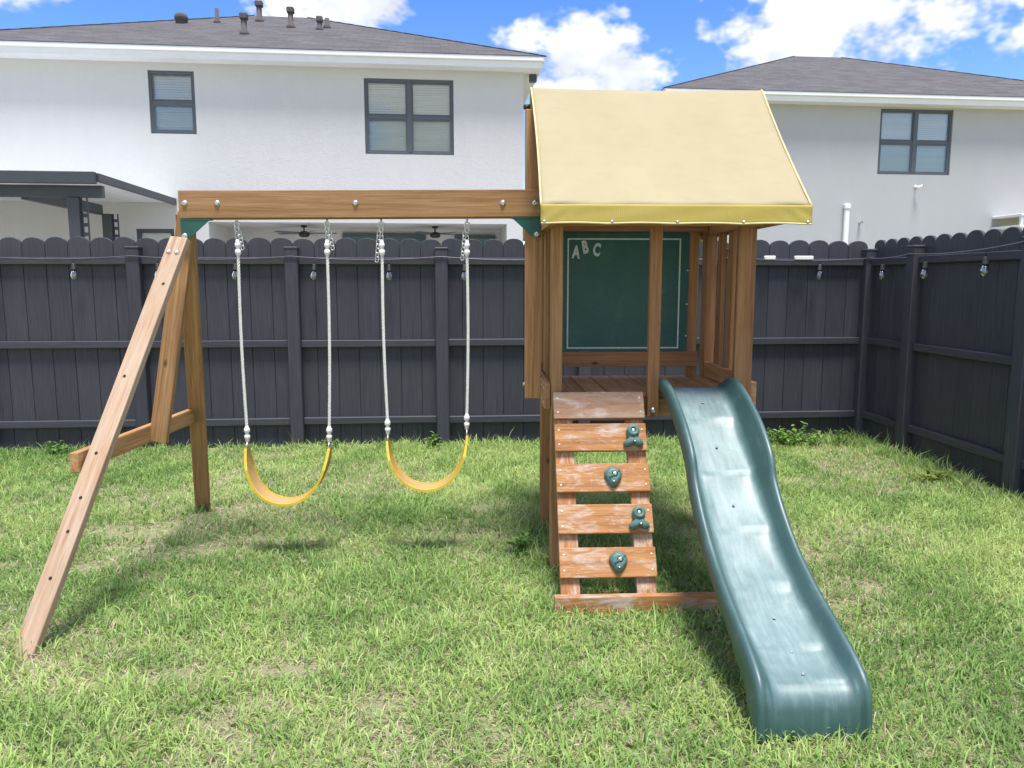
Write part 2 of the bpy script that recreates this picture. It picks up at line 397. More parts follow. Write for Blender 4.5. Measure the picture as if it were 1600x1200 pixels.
# ================================================================== HOUSES
def facade(bm, x0, x1, z0, z1, holes, y=0.0, reveal=.09):
    xs = sorted({x0, x1, *[h[0] for h in holes], *[h[1] for h in holes]}); zs = sorted({z0, z1, *[h[2] for h in holes], *[h[3] for h in holes]})
    vc = {}
    def v(x, yy, z):
        k = (round(x, 4), round(yy, 4), round(z, 4))
        if k not in vc: vc[k] = bm.verts.new((x, yy, z))
        return vc[k]
    for a, b in zip(xs, xs[1:]):
        for c, d in zip(zs, zs[1:]):
            mx, mz = (a + b) / 2, (c + d) / 2
            if any(h[0] < mx < h[1] and h[2] < mz < h[3] for h in holes): continue
            bm.faces.new((v(a, y, c), v(b, y, c), v(b, y, d), v(a, y, d)))
    for h in holes:
        a, b, c, d = h[:4]; r = h[4] if len(h) > 4 else reveal
        bm.faces.new((v(a, y, c), v(a, y + r, c), v(b, y + r, c), v(b, y, c)))
        bm.faces.new((v(a, y, d), v(b, y, d), v(b, y + r, d), v(a, y + r, d)))
        bm.faces.new((v(a, y, c), v(a, y, d), v(a, y + r, d), v(a, y + r, c)))
        bm.faces.new((v(b, y, c), v(b, y + r, c), v(b, y + r, d), v(b, y, d)))

def window(house, B, x0, x1, z0, z1, cols):
    """frame and sashes in the wall opening; B = house matrix"""
    y = .035; f = .05; bm = bmesh.new(); zm = (z0 + z1) / 2
    def bar(a, b, c, d, ya, yb):
        bbox(bm, b - a, yb - ya, d - c, Matrix.Translation(((a + b) / 2, (ya + yb) / 2, (c + d) / 2)), .006)
    bar(x0, x0 + f, z0, z1, y, y + .06); bar(x1 - f, x1, z0, z1, y, y + .06)
    bar(x0 + f, x1 - f, z0, z0 + f, y + .001, y + .061); bar(x0 + f, x1 - f, z1 - f, z1, y + .001, y + .061)
    w = obj('window', bm, M['frame'], house, B)
    step = (x1 - x0) / cols
    if cols == 2:
        boxo('mullion', (x0 + x1) / 2 - .045, (x0 + x1) / 2 + .045, y - .006, y + .055, z0 + f, z1 - f, M['frame'], w, .005, B)
    for c in range(cols):
        a = x0 + c * step + (f if c == 0 else .045); b = x0 + (c + 1) * step - (f if c == cols - 1 else .045)
        boxo('meeting_rail', a, b, y - .002, y + .05, zm - .035, zm + .035, M['frame'], w, .006, B)
        s = .028
        for nm, za, zb, yy in (('upper_sash', zm + .035, z1 - f, y + .022), ('lower_sash', z0 + f, zm - .035, y + .008)):
            sb = bmesh.new()
            for (p, q, r_, t_) in ((a, a + s, za, zb), (b - s, b, za, zb), (a + s, b - s, za, za + s), (a + s, b - s, zb - s, zb)):
                bbox(sb, q - p, .02, t_ - r_, Matrix.Translation(((p + q) / 2, yy + .01, (r_ + t_) / 2)))
            obj(nm, sb, M['frame'], w, B)
            boxo('pane', a + s, b - s, yy + .008, yy + .012, za + s, zb - s, M['glass' if nm == 'upper_sash' else 'glass_screen'], w, 0, B)
        bl = bmesh.new(); z = z1 - f - .02
        while z > z0 + f:
            bbox(bl, b - a - .01, .05, .004, Matrix.Translation(((a + b) / 2, y + .075, z)) @ Matrix.Rotation(R(68 + random.uniform(-4, 4)), 4, 'X')); z -= .046
        o = obj('blind', bl, M['blind'], w, B); o['kind'] = 'stuff'
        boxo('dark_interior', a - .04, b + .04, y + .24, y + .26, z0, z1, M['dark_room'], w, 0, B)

def hip_roof(house, B, x0, x1, y0, y1, z, pitch):
    a = min(x1 - x0, y1 - y0) / 2; h = a * pitch
    if x1 - x0 >= y1 - y0: r0, r1 = (x0 + a, (y0 + y1) / 2), (x1 - a, (y0 + y1) / 2)
    else: r0, r1 = ((x0 + x1) / 2, y0 + a), ((x0 + x1) / 2, y1 - a)
    bm = bmesh.new(); uv = bm.loops.layers.uv.new('UVMap')
    def face(pts):
        f = bm.faces.new([bm.verts.new(p) for p in pts]); e = (Vector(pts[1]) - Vector(pts[0])).normalized()
        nrm = (Vector(pts[1]) - Vector(pts[0])).cross(Vector(pts[2]) - Vector(pts[0])).normalized(); s = nrm.cross(e)
        for l in f.loops: d = l.vert.co - Vector(pts[0]); l[uv].uv = (d.dot(e), d.dot(s))
    P = [(x0, y0, z), (x1, y0, z), (x1, y1, z), (x0, y1, z)]; T0, T1 = (*r0, z + h), (*r1, z + h)
    if x1 - x0 >= y1 - y0:
        face([P[0], P[1], T1, T0]); face([P[1], P[2], T1]); face([P[2], P[3], T0, T1]); face([P[3], P[0], T0])
    else:
        face([P[0], P[1], T0]); face([P[1], P[2], T1, T0]); face([P[2], P[3], T1]); face([P[3], P[0], T0, T1])
    roof = obj('roof', bm, M['shingle'], house, B)
    for p, t in ((P[0], T0), (P[1], T1 if x1 - x0 >= y1 - y0 else T0)):      # hip caps, one lapped shingle after another
        bmc = bmesh.new(); d = Vector(t) - Vector(p); n = int(d.length / .2)
        for k in range(n):
            c = Vector(p) + d * ((k + .5) / n); m = frame_of((0, 0, 0), d.normalized(), (d.y, -d.x, 0)); m.translation = c + Vector((0, 0, .004 + .004 * (k % 2)))
            bbox(bmc, .07, .010, .22, m)
        obj('hip_cap', bmc, M['cap'], roof, B)
    return roof, a, h
def eaves(house, B, x0, x1, y0, y1, z, over, mat):
    bm = bmesh.new(); t = .03
    for (a, b, c, d) in ((x0, x1, y0, y0 + t), (x0, x1, y1 - t, y1), (x0, x0 + t, y0 + t, y1 - t), (x1 - t, x1, y0 + t, y1 - t)):
        bbox(bm, b - a, d - c, .19, Matrix.Translation(((a + b) / 2, (c + d) / 2, z - .115)))
    obj('fascia', bm, mat, house, B)
    bm = bmesh.new(); u = .05
    for (a, b, c, d) in ((x0 - u, x1 + u, y0 - u, y0), (x0 - u, x1 + u, y1, y1 + u), (x0 - u, x0, y0, y1), (x1, x1 + u, y0, y1)):
        bbox(bm, b - a, d - c, .085, Matrix.Translation(((a + b) / 2, (c + d) / 2, z - .05)), .008)
    obj('drip_edge', bm, mat, house, B)
    bm = bmesh.new(); zz = z - .2
    for (a, b, c, d) in ((x0 + t, x1 - t, y0 + t, y0 + over), (x0 + t, x1 - t, y1 - over, y1 - t), (x0 + t, x0 + over, y0 + over, y1 - over), (x1 - over, x1 - t, y0 + over, y1 - over)):
        bbox(bm, b - a, d - c, .02, Matrix.Translation(((a + b) / 2, (c + d) / 2, zz)))
    obj('soffit', bm, mat, house, B)

def house(base, th, x0, x1, depth, holes, wallmat, label, name='house', pitch=.43, over=.33):
    B = Matrix.Translation(base) @ Matrix.Rotation(th, 4, 'Z')
    h = thing(name, base, label, 'house', th)
    bm = bmesh.new(); facade(bm, x0, x1, 0, 5.56, holes)
    v = lambda *p: bm.verts.new(p)
    for q in (((x1, 0, 0), (x1, depth, 0), (x1, depth, 5.56), (x1, 0, 5.56)), ((x0, depth, 0), (x0, 0, 0), (x0, 0, 5.56), (x0, depth, 5.56)), ((x1, depth, 0), (x0, depth, 0), (x0, depth, 5.56), (x1, depth, 5.56))):
        bm.faces.new([v(*p) for p in q])
    obj('wall', bm, wallmat, h, B)
    ex0, ex1, ey0, ey1 = x0 - over, x1 + over, -over, depth + over
    eaves(h, B, ex0, ex1, ey0, ey1, 5.75, over, M['trim'])
    roof, a, hh = hip_roof(h, B, ex0 - .06, ex1 + .06, ey0 - .06, ey1 + .06, 5.745, pitch)
    return h, B, roof

# --- white house behind the fence, left
T = R(3.4)
L_lan = (-6.40, -.62, 0, 2.62, 1.7)
hL, BL, roofL = house((1.17, 15.71, 0), T, -11.2, -.29, 9.6, [(-7.37, -6.53, 4.25, 5.40), (-3.38, -1.66, 3.94, 5.36), L_lan, (-7.75, -7.05, 1.5, 2.48)], M['stucco_white'],
                'white stucco two-storey house with vent pipes on its roof, behind the fence', 'house', .425)
window(hL, BL, -7.37, -6.53, 4.25, 5.40, 1); window(hL, BL, -3.38, -1.66, 3.94, 5.36, 2); window(hL, BL, -7.75, -7.05, 1.5, 2.48, 1)
# covered lanai: ceiling, back wall, doors
bm = bmesh.new(); q = [bm.verts.new(p) for p in ((-6.40, 1.7, 0), (-.62, 1.7, 0), (-.62, 1.7, 2.62), (-6.40, 1.7, 2.62))]; bm.faces.new(q)
obj('lanai_back_wall', bm, M['stucco_white'], hL, BL)
for a, b, zt in ((-4.05, -2.25, 2.53), (-1.62, -.72, 2.50)):
    d = boxo('lanai_door', a, b, 1.64, 1.69, .02, zt, M['frame'], hL, .006, BL)
    m2 = (a + b) / 2
    for p, q2 in ((a + .06, m2 - .03), (m2 + .03, b - .06)): boxo('pane', p, q2, 1.625, 1.645, .1, zt - .07, M['green_glass'], d, 0, BL)
# roof furniture
def roof_z(B, x, y, hx0=-11.6, hy0=-.39, hx1=.10, pitch=.425): return 5.745 + pitch * min(x - hx0, hx1 - x, y - hy0, 10.0 - y)
def vent_pipe(x, y, r, h, cap):
    z = roof_z(BL, x, y); bm = bmesh.new(); lathe(bm, [(r * 1.9, -.06), (r * 1.7, .03), (r, .06), (r, h)], 12, Matrix.Translation((x, y, z)))
    o = obj('vent_pipe', bm, M['vent'], roofL, BL, True)
    if cap: boxo('cap', x - r * 1.35, x + r * 1.35, y - r * 1.35, y + r * 1.35, z + h - .02, z + h + .10, M['vent'], None, .015, BL); c = bpy.context.scene.collection.objects[-1]; par(c, roofL); c.name = 'vent_cap'
vent_pipe(-5.89, 1.43, .058, .30, True); vent_pipe(-6.04, 3.70, .062, .34, True); vent_pipe(-5.17, 2.74, .058, .32, True)
vent_pipe(-6.87, 3.2, .045, .30, False); vent_pipe(-4.52, 2.56, .05, .17, True); vent_pipe(-4.40, 2.9, .05, .2, False)
bm = bmesh.new(); x, y = -7.56, 2.9; z = roof_z(BL, x, y)
lathe(bm, [(.12, -.1), (.12, .04), (.135, .05), (.145, .12), (.12, .18), (.06, .21), (.01, .215)], 20, Matrix.Translation((x, y, z)))
obj('dome_vent', bm, M['vent'], roofL, BL, True)
fl = boxo('floodlight', -.15, -.01, .10, .24, 5.40, 5.54, M['charcoal'], None, .01, BL); par(fl, hL)
# --- grey house, right
hR, BR, roofR = house((4.15, 17.97, 0), T, .33, 12.2, 10.4, [(5.27, 7.09, 4.0, 5.50)], M['stucco_grey'],
                'pale grey stucco two-storey house behind the fence, right of the yellow canopy', 'house', .425)
window(hR, BR, 5.27, 7.09, 4.0, 5.50, 2)
cd = thing('conduit_cover', BR @ Vector((4.55, 0, 2)), 'narrow white line cover running up the grey house wall', 'conduit', T)
boxo('channel', 4.48, 4.60, -.09, -.001, .1, 3.18, M['trim'], cd, .015, BR); boxo('end_cap', 4.465, 4.615, -.11, -.002, 3.18, 3.30, M['trim'], cd, .02, BR)
sc = thing('security_camera', BR @ Vector((6.28, 0, 3.7)), 'small white bullet security camera under the grey house window', 'camera', T)
bm = bmesh.new(); lathe(bm, [(.04, 0), (.04, .015), (.013, .02), (.013, .08)], 14, Matrix.Translation((6.25, 0, 3.72)) @ Matrix.Rotation(R(90), 4, 'X')); obj('mount', bm, M['plastic_white'], sc, BR, True)
bm = bmesh.new(); lathe(bm, [(.03, -.05), (.035, -.03), (.035, .06), (.03, .07)], 14, Matrix.Translation((6.28, -.13, 3.70)) @ Matrix.Rotation(R(60), 4, 'X') @ Matrix.Rotation(R(40), 4, 'Y')); obj('body', bm, M['plastic_white'], sc, BR, True)
bm = bmesh.new(); lathe(bm, [(.026, .07), (.026, .076)], 14, Matrix.Translation((6.28, -.13, 3.70)) @ Matrix.Rotation(R(60), 4, 'X') @ Matrix.Rotation(R(40), 4, 'Y')); obj('lens', bm, M['black'], sc, BR)
ws = thing('wall_spout', BR @ Vector((4.9, 0, 2.86)), 'tiny dark spout poking out of the grey house wall', 'spout', T)
bm = bmesh.new(); lathe(bm, [(.03, 0), (.03, .12), (.022, .12), (.022, .1)], 10, BR @ Matrix.Translation((4.9, 0, 2.86)) @ Matrix.Rotation(R(80), 4, 'X')); obj('pipe', bm, M['steel'], ws)
aw = thing('awning', BR @ Vector((8.4, 0, 2.6)), 'cream door awning with white brackets on the grey house', 'awning', T)
bm = bmesh.new(); prism(bm, [(0, 2.62), (0, 2.68), (-.0, 2.98), (1.9, 2.98), (1.9, 2.62)], -.02, Matrix.Translation((8.5, -.9, 0)))
bbox(bm, 1.9, .95, .03, Matrix.Translation((9.45, -.46, 3.0)) @ Matrix.Rotation(R(6), 4, 'X')); obj('cover', bm, plain('cream_awning', (.72, .66, .56), .7), aw, BR)
for z in (2.72, 2.98): boxo('bracket', 8.27, 8.52, -.95, -.001, z, z + .06, M['trim'], aw, .01, BR)
boxo('bracket_upright', 8.29, 8.36, -.93, -.86, 2.6, 2.98, M['trim'], aw, .01, BR)

# --- dark metal patio cover at the left house
def world_of(B, x, y, z): return B @ Vector((x, y, z))
pc = thing('patio_cover', world_of(BL, -9, -1.7, 0), 'charcoal metal patio cover with white panel ceiling at the white house', 'patio cover', T)
px1 = -7.0; py0 = -3.5
boxo('roof_panel', -12.5, px1 - .03, py0 + .04, -.004, 2.975, 3.03, M['panel_white'], pc, 0, BL)
for k in range(9): boxo('panel_seam', -12.45 + k * .62, -12.43 + k * .62, py0 + .05, -.01, 2.968, 2.978, M['trim'], pc, 0, BL)
boxo('front_gutter', -12.5, px1, py0 - .06, py0 + .04, 2.89, 3.06, M['charcoal'], pc, .008, BL)
boxo('side_gutter', px1 - .03, px1 + .03, py0 + .04, -.004, 2.93, 3.05, M['charcoal'], pc, .006, BL)
boxo('front_beam', -12.5, px1 + .02, py0 + .14, py0 + .24, 2.71, 2.885, M['charcoal'], pc, .006, BL)
boxo('side_beam', -8.18, -8.08, py0 + .24, -.62, 2.68, 2.86, M['charcoal'], pc, .006, BL)
def lattice_post(x, y, top):
    p = boxo('post', x - .08, x + .08, y - .08, y + .08, 0, top, M['charcoal'], pc, .008, BL)
    bm = bmesh.new(); n = 18; z0 = .1; st = (top - .12 - z0) / n
    for a in (x + .085, x + .165): bbox(bm, .02, .02, top, Matrix.Translation((a + .01, y, top / 2)))
    for k in range(n + 1): bbox(bm, .06, .02, .055, Matrix.Translation((x + .135, y, z0 + k * st)))
    obj('lattice_strip', bm, M['charcoal'], p, BL)
lattice_post(-7.40, py0 + .19, 2.708); lattice_post(-8.05, -.50, 2.708)

# --- ceiling fans hanging in the lanai
def fan(x, y, ang, label):
    w = world_of(BL, x, y, 2.62); t = thing('ceiling_fan', w, label, 'ceiling fan', T, 'ceiling fans under the white house lanai')
    Bf = Matrix.Translation(w); bm = bmesh.new(); lathe(bm, [(.06, -.002), (.06, -.04), (.015, -.05), (.015, -.13)], 12, Bf); obj('downrod', bm, M['black'], t, None, True)
    bm = bmesh.new(); lathe(bm, [(.05, -.12), (.10, -.14), (.11, -.2), (.10, -.22), (.05, -.24)], 16, Bf); obj('motor', bm, M['black'], t, None, True)
    for k in range(5):
        bm = bmesh.new(); bbox(bm, .56, .11, .008, Bf @ Matrix.Rotation(ang + k * 2 * PI / 5, 4, 'Z') @ Matrix.Translation((.38, 0, -.155)) @ Matrix.Rotation(R(12), 4, 'X'), .003); obj('blade', bm, M['frame'], t)
fan(-4.72, .75, .15, 'black ceiling fan nearer the left swing, under the lanai ceiling')
fan(-2.05, .75, .4, 'black ceiling fan above the right swing, under the lanai ceiling')

# ================================================================== FENCES
def arc_picket(w, h, t=.022):
    bm = bmesh.new(); g = .0015; r = w / 2 - g; pts = [(-r, .0), (r, .0)]; sh = h - .055
    for k in range(11):
        a = PI * k / 10; pts.append((r * math.cos(a), sh + .055 * math.sin(a)))
    prism(bm, pts, t)
    es = [e for e in bm.edges if all(abs(v.co.y) < 1e-5 for v in e.verts)]
    bmesh.ops.bevel(bm, geom=es, offset=.003, segments=1, affect='EDGES')
    bbox(bm, .012, .006, h - .062, Matrix.Translation((w / 2, .012, (h - .062) / 2 + .004)))
    bmesh.ops.recalc_face_normals(bm, faces=bm.faces)
    me = bpy.data.meshes.new('picket'); bm.to_mesh(me); bm.free(); me.materials.append(M['fence']); return me
def fence(name, base, rz, posts, label, npk):
    B = Matrix.Translation(base) @ Matrix.Rotation(rz, 4, 'Z'); t = thing(name, base, label, 'fence', rz)
    ph, pw = 1.74, .11
    bmP = bmesh.new(); bbox(bmP, pw, pw, ph, Matrix.Translation((0, 0, ph / 2)), .006); bbox(bmP, pw + .008, pw + .008, .022, Matrix.Translation((0, 0, ph + .006)), .006)
    mp = bpy.data.meshes.new('post'); bmP.to_mesh(mp); bmP.free(); mp.materials.append(M['fence'])
    for x in posts: obj('post', mp, None, t, B @ Matrix.Translation((x, 0, 0)))
    for (a, b), n in zip(zip(posts, posts[1:]), npk):
        w = (b - a - pw * 0) / n
        me = arc_picket(w, 1.0)
        for v in me.vertices:                                  # stretch the shaft, keep the rounded head
            if v.co.z > .5: v.co.z += .835
        for k in range(n):
            o = obj('picket', me, None, t, B @ Matrix.Translation((a + (k + .5) * w, .035, random.uniform(-.006, .004))))
        for z0, z1 in ((.205, .265), (.89, .955), (1.605, 1.665)):
            bm = bmesh.new(); L = b - a - pw; bbox(bm, .06, .045, L, bev=.004)
            dz = random.uniform(-.004, .004)
            m = Matrix.Translation(((a + b) / 2, .008, (z0 + z1) / 2 + dz)) @ Matrix.Rotation(R(90), 4, 'Y')
            obj('rail', bm, M['fence'], t, B @ m)
    return t, B
P0 = Vector((-.333, 6.82, 0)); TF = R(2.2)
bp = [-6.475, -5.18, -3.885, -2.59, -1.28, 0.0, 1.275, 2.60, 3.90]
fB, BF = fence('fence', P0, TF, bp, 'charcoal vinyl privacy fence with rounded picket tops across the back', [7] * 8)
corner = BF @ Vector((3.90, 0, 0))
# the side fence comes towards the camera from the corner
rp = [0.0, .71, 2.005, 3.30, 4.595]
fR, BFR = fence('fence', corner + Vector((0.004, 0, 0)), TF - PI / 2, rp[1:], 'charcoal vinyl privacy fence coming forward along the right side', [7] * 3)
n = 4; w = (.71 - .0) / n; me = arc_picket(w, 1.0)
for v in me.vertices:
    if v.co.z > .5: v.co.z += .835
for k in range(n): obj('picket', me, None, fR, BFR @ Matrix.Translation(((k + .5) * w, .035, 0)))
for z0, z1 in ((.205, .265), (.89, .955), (1.605, 1.665)):
    bm = bmesh.new(); bbox(bm, .06, .045,   .71 - .11, bev=.004); obj('rail', bm, M['fence'], fR, BFR @ Matrix.Translation((.355, .008, (z0 + z1) / 2)) @ Matrix.Rotation(R(90), 4, 'Y'))

# --- string lights along the top rail
def string_light(B, name, label, anchors, bulbs, dy=-.065):
    t = thing(name, B @ Vector((anchors[0][0], dy, anchors[0][1])), label, 'string lights')
    pts = []
    for (a, za), (b, zb) in zip(anchors, anchors[1:]):
        for k in range(10):
            u = k / 10; pts.append(B @ Vector((a + (b - a) * u, dy, za + (zb - za) * u - .028 * 4 * u * (1 - u) * min(1, (b - a)))))
    pts.append(B @ Vector((anchors[-1][0], dy, anchors[-1][1])))
    bm = bmesh.new(); tube(bm, pts, .0055, 6); obj('cable', bm, M['cable'], t, None, True)
    for x, z in bulbs:
        m = B @ Matrix.Translation((x, dy, z)) @ Matrix.Rotation(R(random.uniform(-5, 5)), 4, 'Y')
        bm = bmesh.new(); tube(bm, [m @ Vector((0, 0, 0)), m @ Vector((0, 0, -.045))], .004, 6); lathe(bm, [(.010, -.04), (.017, -.05), (.019, -.085), (.023, -.09), (.023, -.098)], 12, m); s = obj('socket', bm, M['black'], t, None, True)
        bm = bmesh.new(); lathe(bm, [(.016, -.098), (.022, -.115), (.030, -.135), (.031, -.150), (.026, -.166), (.014, -.178), (.003, -.181)], 14, m); obj('bulb', bm, M['bulb'], s, None, True)
        bm = bmesh.new(); tube(bm, [m @ Vector((-.006, 0, -.1)), m @ Vector((-.008, 0, -.15)), m @ Vector((0, 0, -.16)), m @ Vector((.008, 0, -.15)), m @ Vector((.006, 0, -.1))], .0035, 5); obj('filament', bm, M['steel'], s, None, True)
    return t
a0 = [(x, 1.675) for x in bp[2:]]
sl = string_light(BF, 'string_light', 'black cable of clear globe bulbs strung along the fence top rail',
    a0, [(-3.72, 1.652), (-3.06, 1.655), (-2.38, 1.655), (-1.74, 1.655), (-1.08, 1.652), (-.45, 1.648), (.20, 1.648), (3.40, 1.658)])
for x in (2.88, 3.16): boxo('connector', x, x + (.10 if x < 3 else .17), -.088, -.05, 1.655, 1.69, M['plastic_white'], sl, .006, BF)
sl2 = string_light(BFR, 'string_light', 'black cable of clear globe bulbs strung along the right side fence',
    [(0.05, 1.675), (.71, 1.685), (2.005, 1.72), (3.30, 1.72)], [(.33, 1.655), (.94, 1.66), (1.63, 1.675)])

# ================================================================== PLAYSET
ps = thing('playset', (.85, 4.05, 0), 'wooden playset with yellow canopy tower, green slide and swing beam on the lawn', 'playset')
YF, YB, XL, XR = 3.72, 4.44, .35, 1.345          # tower footprint
ZF = .915                                         # platform top
wd, wdk, wg = M['wood'], M['wood_dark'], M['wood_grey']
# corner posts
plank('post', (XL + .026, YF + .045, 0), (XL + .026, YF + .045, 1.78), .052, .088, (1, 0, 0), wd, ps)
plank('post', (XL + .026, YB - .045, 0), (XL + .026, YB - .045, 1.78), .052, .088, (1, 0, 0), wdk, ps)
plank('post', (XR - .046, YF + .019, .80), (XR - .046, YF + .019, 1.78), .088, .036, (1, 0, 0), wdk, ps)
plank('post', (XR - .020, YF + .09, 0), (XR - .020, YF + .09, 1.78), .036, .088, (1, 0, 0), wdk, ps)
plank('post', (XR - .030, YB - .045, 0), (XR - .030, YB - .045, 1.78), .06, .088, (1, 0, 0), wdk, ps)
plank('post', (.845, YF - .022, .80), (.845, YF - .022, 1.76), .056, .038, (1, 0, 0), wdk, ps)       # between ladder and slide
bolt(ps, (.845, YF - .042, .83), (0, -1, 0), .011)
bolt(ps, (XL + .03, YF - .001, .86), (0, -1, 0), .010)
# floor frame and planks
plank('floor_frame', (XL + .054, YF + .02, ZF - .075), (XR - .10, YF + .02, ZF - .075), .09, .036, (0, 0, 1), wd, ps)
plank('floor_frame', (XL + .054, YB - .02, ZF - .075), (XR - .06, YB - .02, ZF - .075), .09, .036, (0, 0, 1), wdk, ps)
plank('side_rail', (XL - .018, YF + .02, ZF - .02), (XL - .018, YB - .02, ZF - .02), .13, .03, (0, 0, 1), wd, ps)
plank('side_rail', (XR + .018, YF + .02, ZF - .02), (XR + .018, YB - .02, ZF - .02), .13, .03, (0, 0, 1), wd, ps)
for y in (YF + .05, YF + .16): screw(ps, (XL - .034, y, ZF + .02), (-1, 0, 0)); screw(ps, (XL - .034, y, ZF - .05), (-1, 0, 0))
nfl = 8; x0, x1 = XL + .056, XR - .04; w = (x1 - x0) / nfl
for k in range(nfl):
    plank('floor_plank', (x0 + (k + .5) * w, YF - .004, ZF - .013), (x0 + (k + .5) * w, YB - .02, ZF - .013), w - .005, .026, (1, 0, 0), wd, ps, .003)
# top rails of the tower (eave boards)
plank('eave_board', (XL - .02, YF - .060, 1.752), (XR + .03, YF - .060, 1.752), .07, .036, (0, 0, 1), wdk, ps)
plank('eave_board', (XL - .02, YB + .03, 1.752), (XR + .03, YB + .03, 1.752), .07, .036, (0, 0, 1), wdk, ps)
for x in (XL - .018, XR + .018):
    plank('side_top_rail', (x, YF - .27, 1.745), (x, YB + .27, 1.745), .065, .034, (0, 0, 1), wd if x < 1 else wdk, ps)
# left side slats and warning sticker
for y in (3.89, 4.27):
    plank('slat', (XL + .02, y, .86), (XL + .02, y, 1.77), .022, .085, (1, 0, 0), wd, ps)
boxo('warning_sticker', XL + .031, XL + .0345, 3.85, 3.925, 1.43, 1.66, M['sticker'], ps)
# right side slats
for y, zz in ((4.20, .86), (4.02, .86)):
    plank('slat', (XR - .02, y, zz), (XR - .02, y, 1.77), .024, .085, (1, 0, 0), wdk, ps)
plank('side_low_rail', (XR - .046, YF + .11, ZF + .045), (XR - .046, YB - .09, ZF + .045), .085, .024, (0, 0, 1), wd, ps)
plank('side_high_rail', (XR - .046, YF + .11, 1.75), (XR - .046, YB - .09, 1.75), .07, .024, (0, 0, 1), wdk, ps)
# back wall: chalkboard and its frame
plank('back_rail', (XL + .055, YB - .10, 1.018), (1.245, YB - .10, 1.018), .085, .03, (0, 0, 1), wdk, ps)
plank('back_rail', (XL + .055, YB - .10, 1.776), (XR - .06, YB - .10, 1.776), .085, .03, (0, 0, 1), wdk, ps)
for x in (.42, 1.215): plank('back_stile', (x, YB - .068, ZF + .001), (x, YB - .068, 1.74), .06, .03, (1, 0, 0), wdk, ps)
cb = boxo('chalkboard', .445, 1.185, YB - .088, YB - .083, 1.064, 1.73, M['board_green'], ps)
yb = YB - .0905
for (a, b, c, d) in ((.502, 1.128, 1.078, 1.086), (.502, 1.128, 1.690, 1.698), (.494, .502, 1.078, 1.698), (1.128, 1.136, 1.078, 1.698)):
    boxo('border_line', a, b, yb, yb + .002, c, d, M['border'], cb)
def letter(ch, x, z, size, rot, par_):
    cu = bpy.data.curves.new('letter', 'FONT'); cu.body = ch; cu.size = size; cu.extrude = .0009; cu.offset = .002; cu.bevel_depth = .0028; cu.bevel_resolution = 0; cu.align_x = 'CENTER'
    o = bpy.data.objects.new('tmp', cu); C.objects.link(o); dg = bpy.context.evaluated_depsgraph_get()
    me = bpy.data.meshes.new_from_object(o.evaluated_get(dg)); bpy.data.objects.remove(o)
    me.materials.clear(); me.materials.append(M['border'])
    m = Matrix.Translation((x, yb + .0005, z)) @ Matrix.Rotation(R(90), 4, 'X') @ Matrix.Rotation(R(rot), 4, 'Z') @ Matrix.Diagonal((.62, 1, 1, 1))
    o = bpy.data.objects.new('letter', me); C.objects.link(o); o.matrix_basis = m; par(o, par_)
letter('A', .540, 1.590, .094, -4, cb); letter('B', .598, 1.618, .094, 10, cb); letter('C', .655, 1.603, .094, -7, cb)
for z in (1.15, 1.33, 1.52):
    for x in (.452, 1.178): screw(cb, (x, YB - .089, z), (0, -1, 0), .005)
# ridge support posts, gable
plank('ridge_post', (.277, 4.015, .846), (.277, 4.015, 2.315), .084, .05, (1, 0, 0), wd, ps)
plank('ridge_post', (XR + .052, 4.08, .846), (XR + .052, 4.08, 2.33), .034, .085, (1, 0, 0), wdk, ps)
plank('ridge_board', (.32, 4.08, 2.345), (1.40, 4.08, 2.345), .06, .03, (0, 0, 1), wdk, ps)
bm = bmesh.new(); lathe(bm, [(.014, 0), (.014, .03), (.006, .035)], 10, Matrix.Translation((.262, 4.04, 2.335)) @ Matrix.Rotation(R(-90), 4, 'Y')); obj('ridge_bolt', bm, M['black'], ps, None, True)
bolt(ps, (.2345, 4.015, .92), (-1, 0, 0), .009)
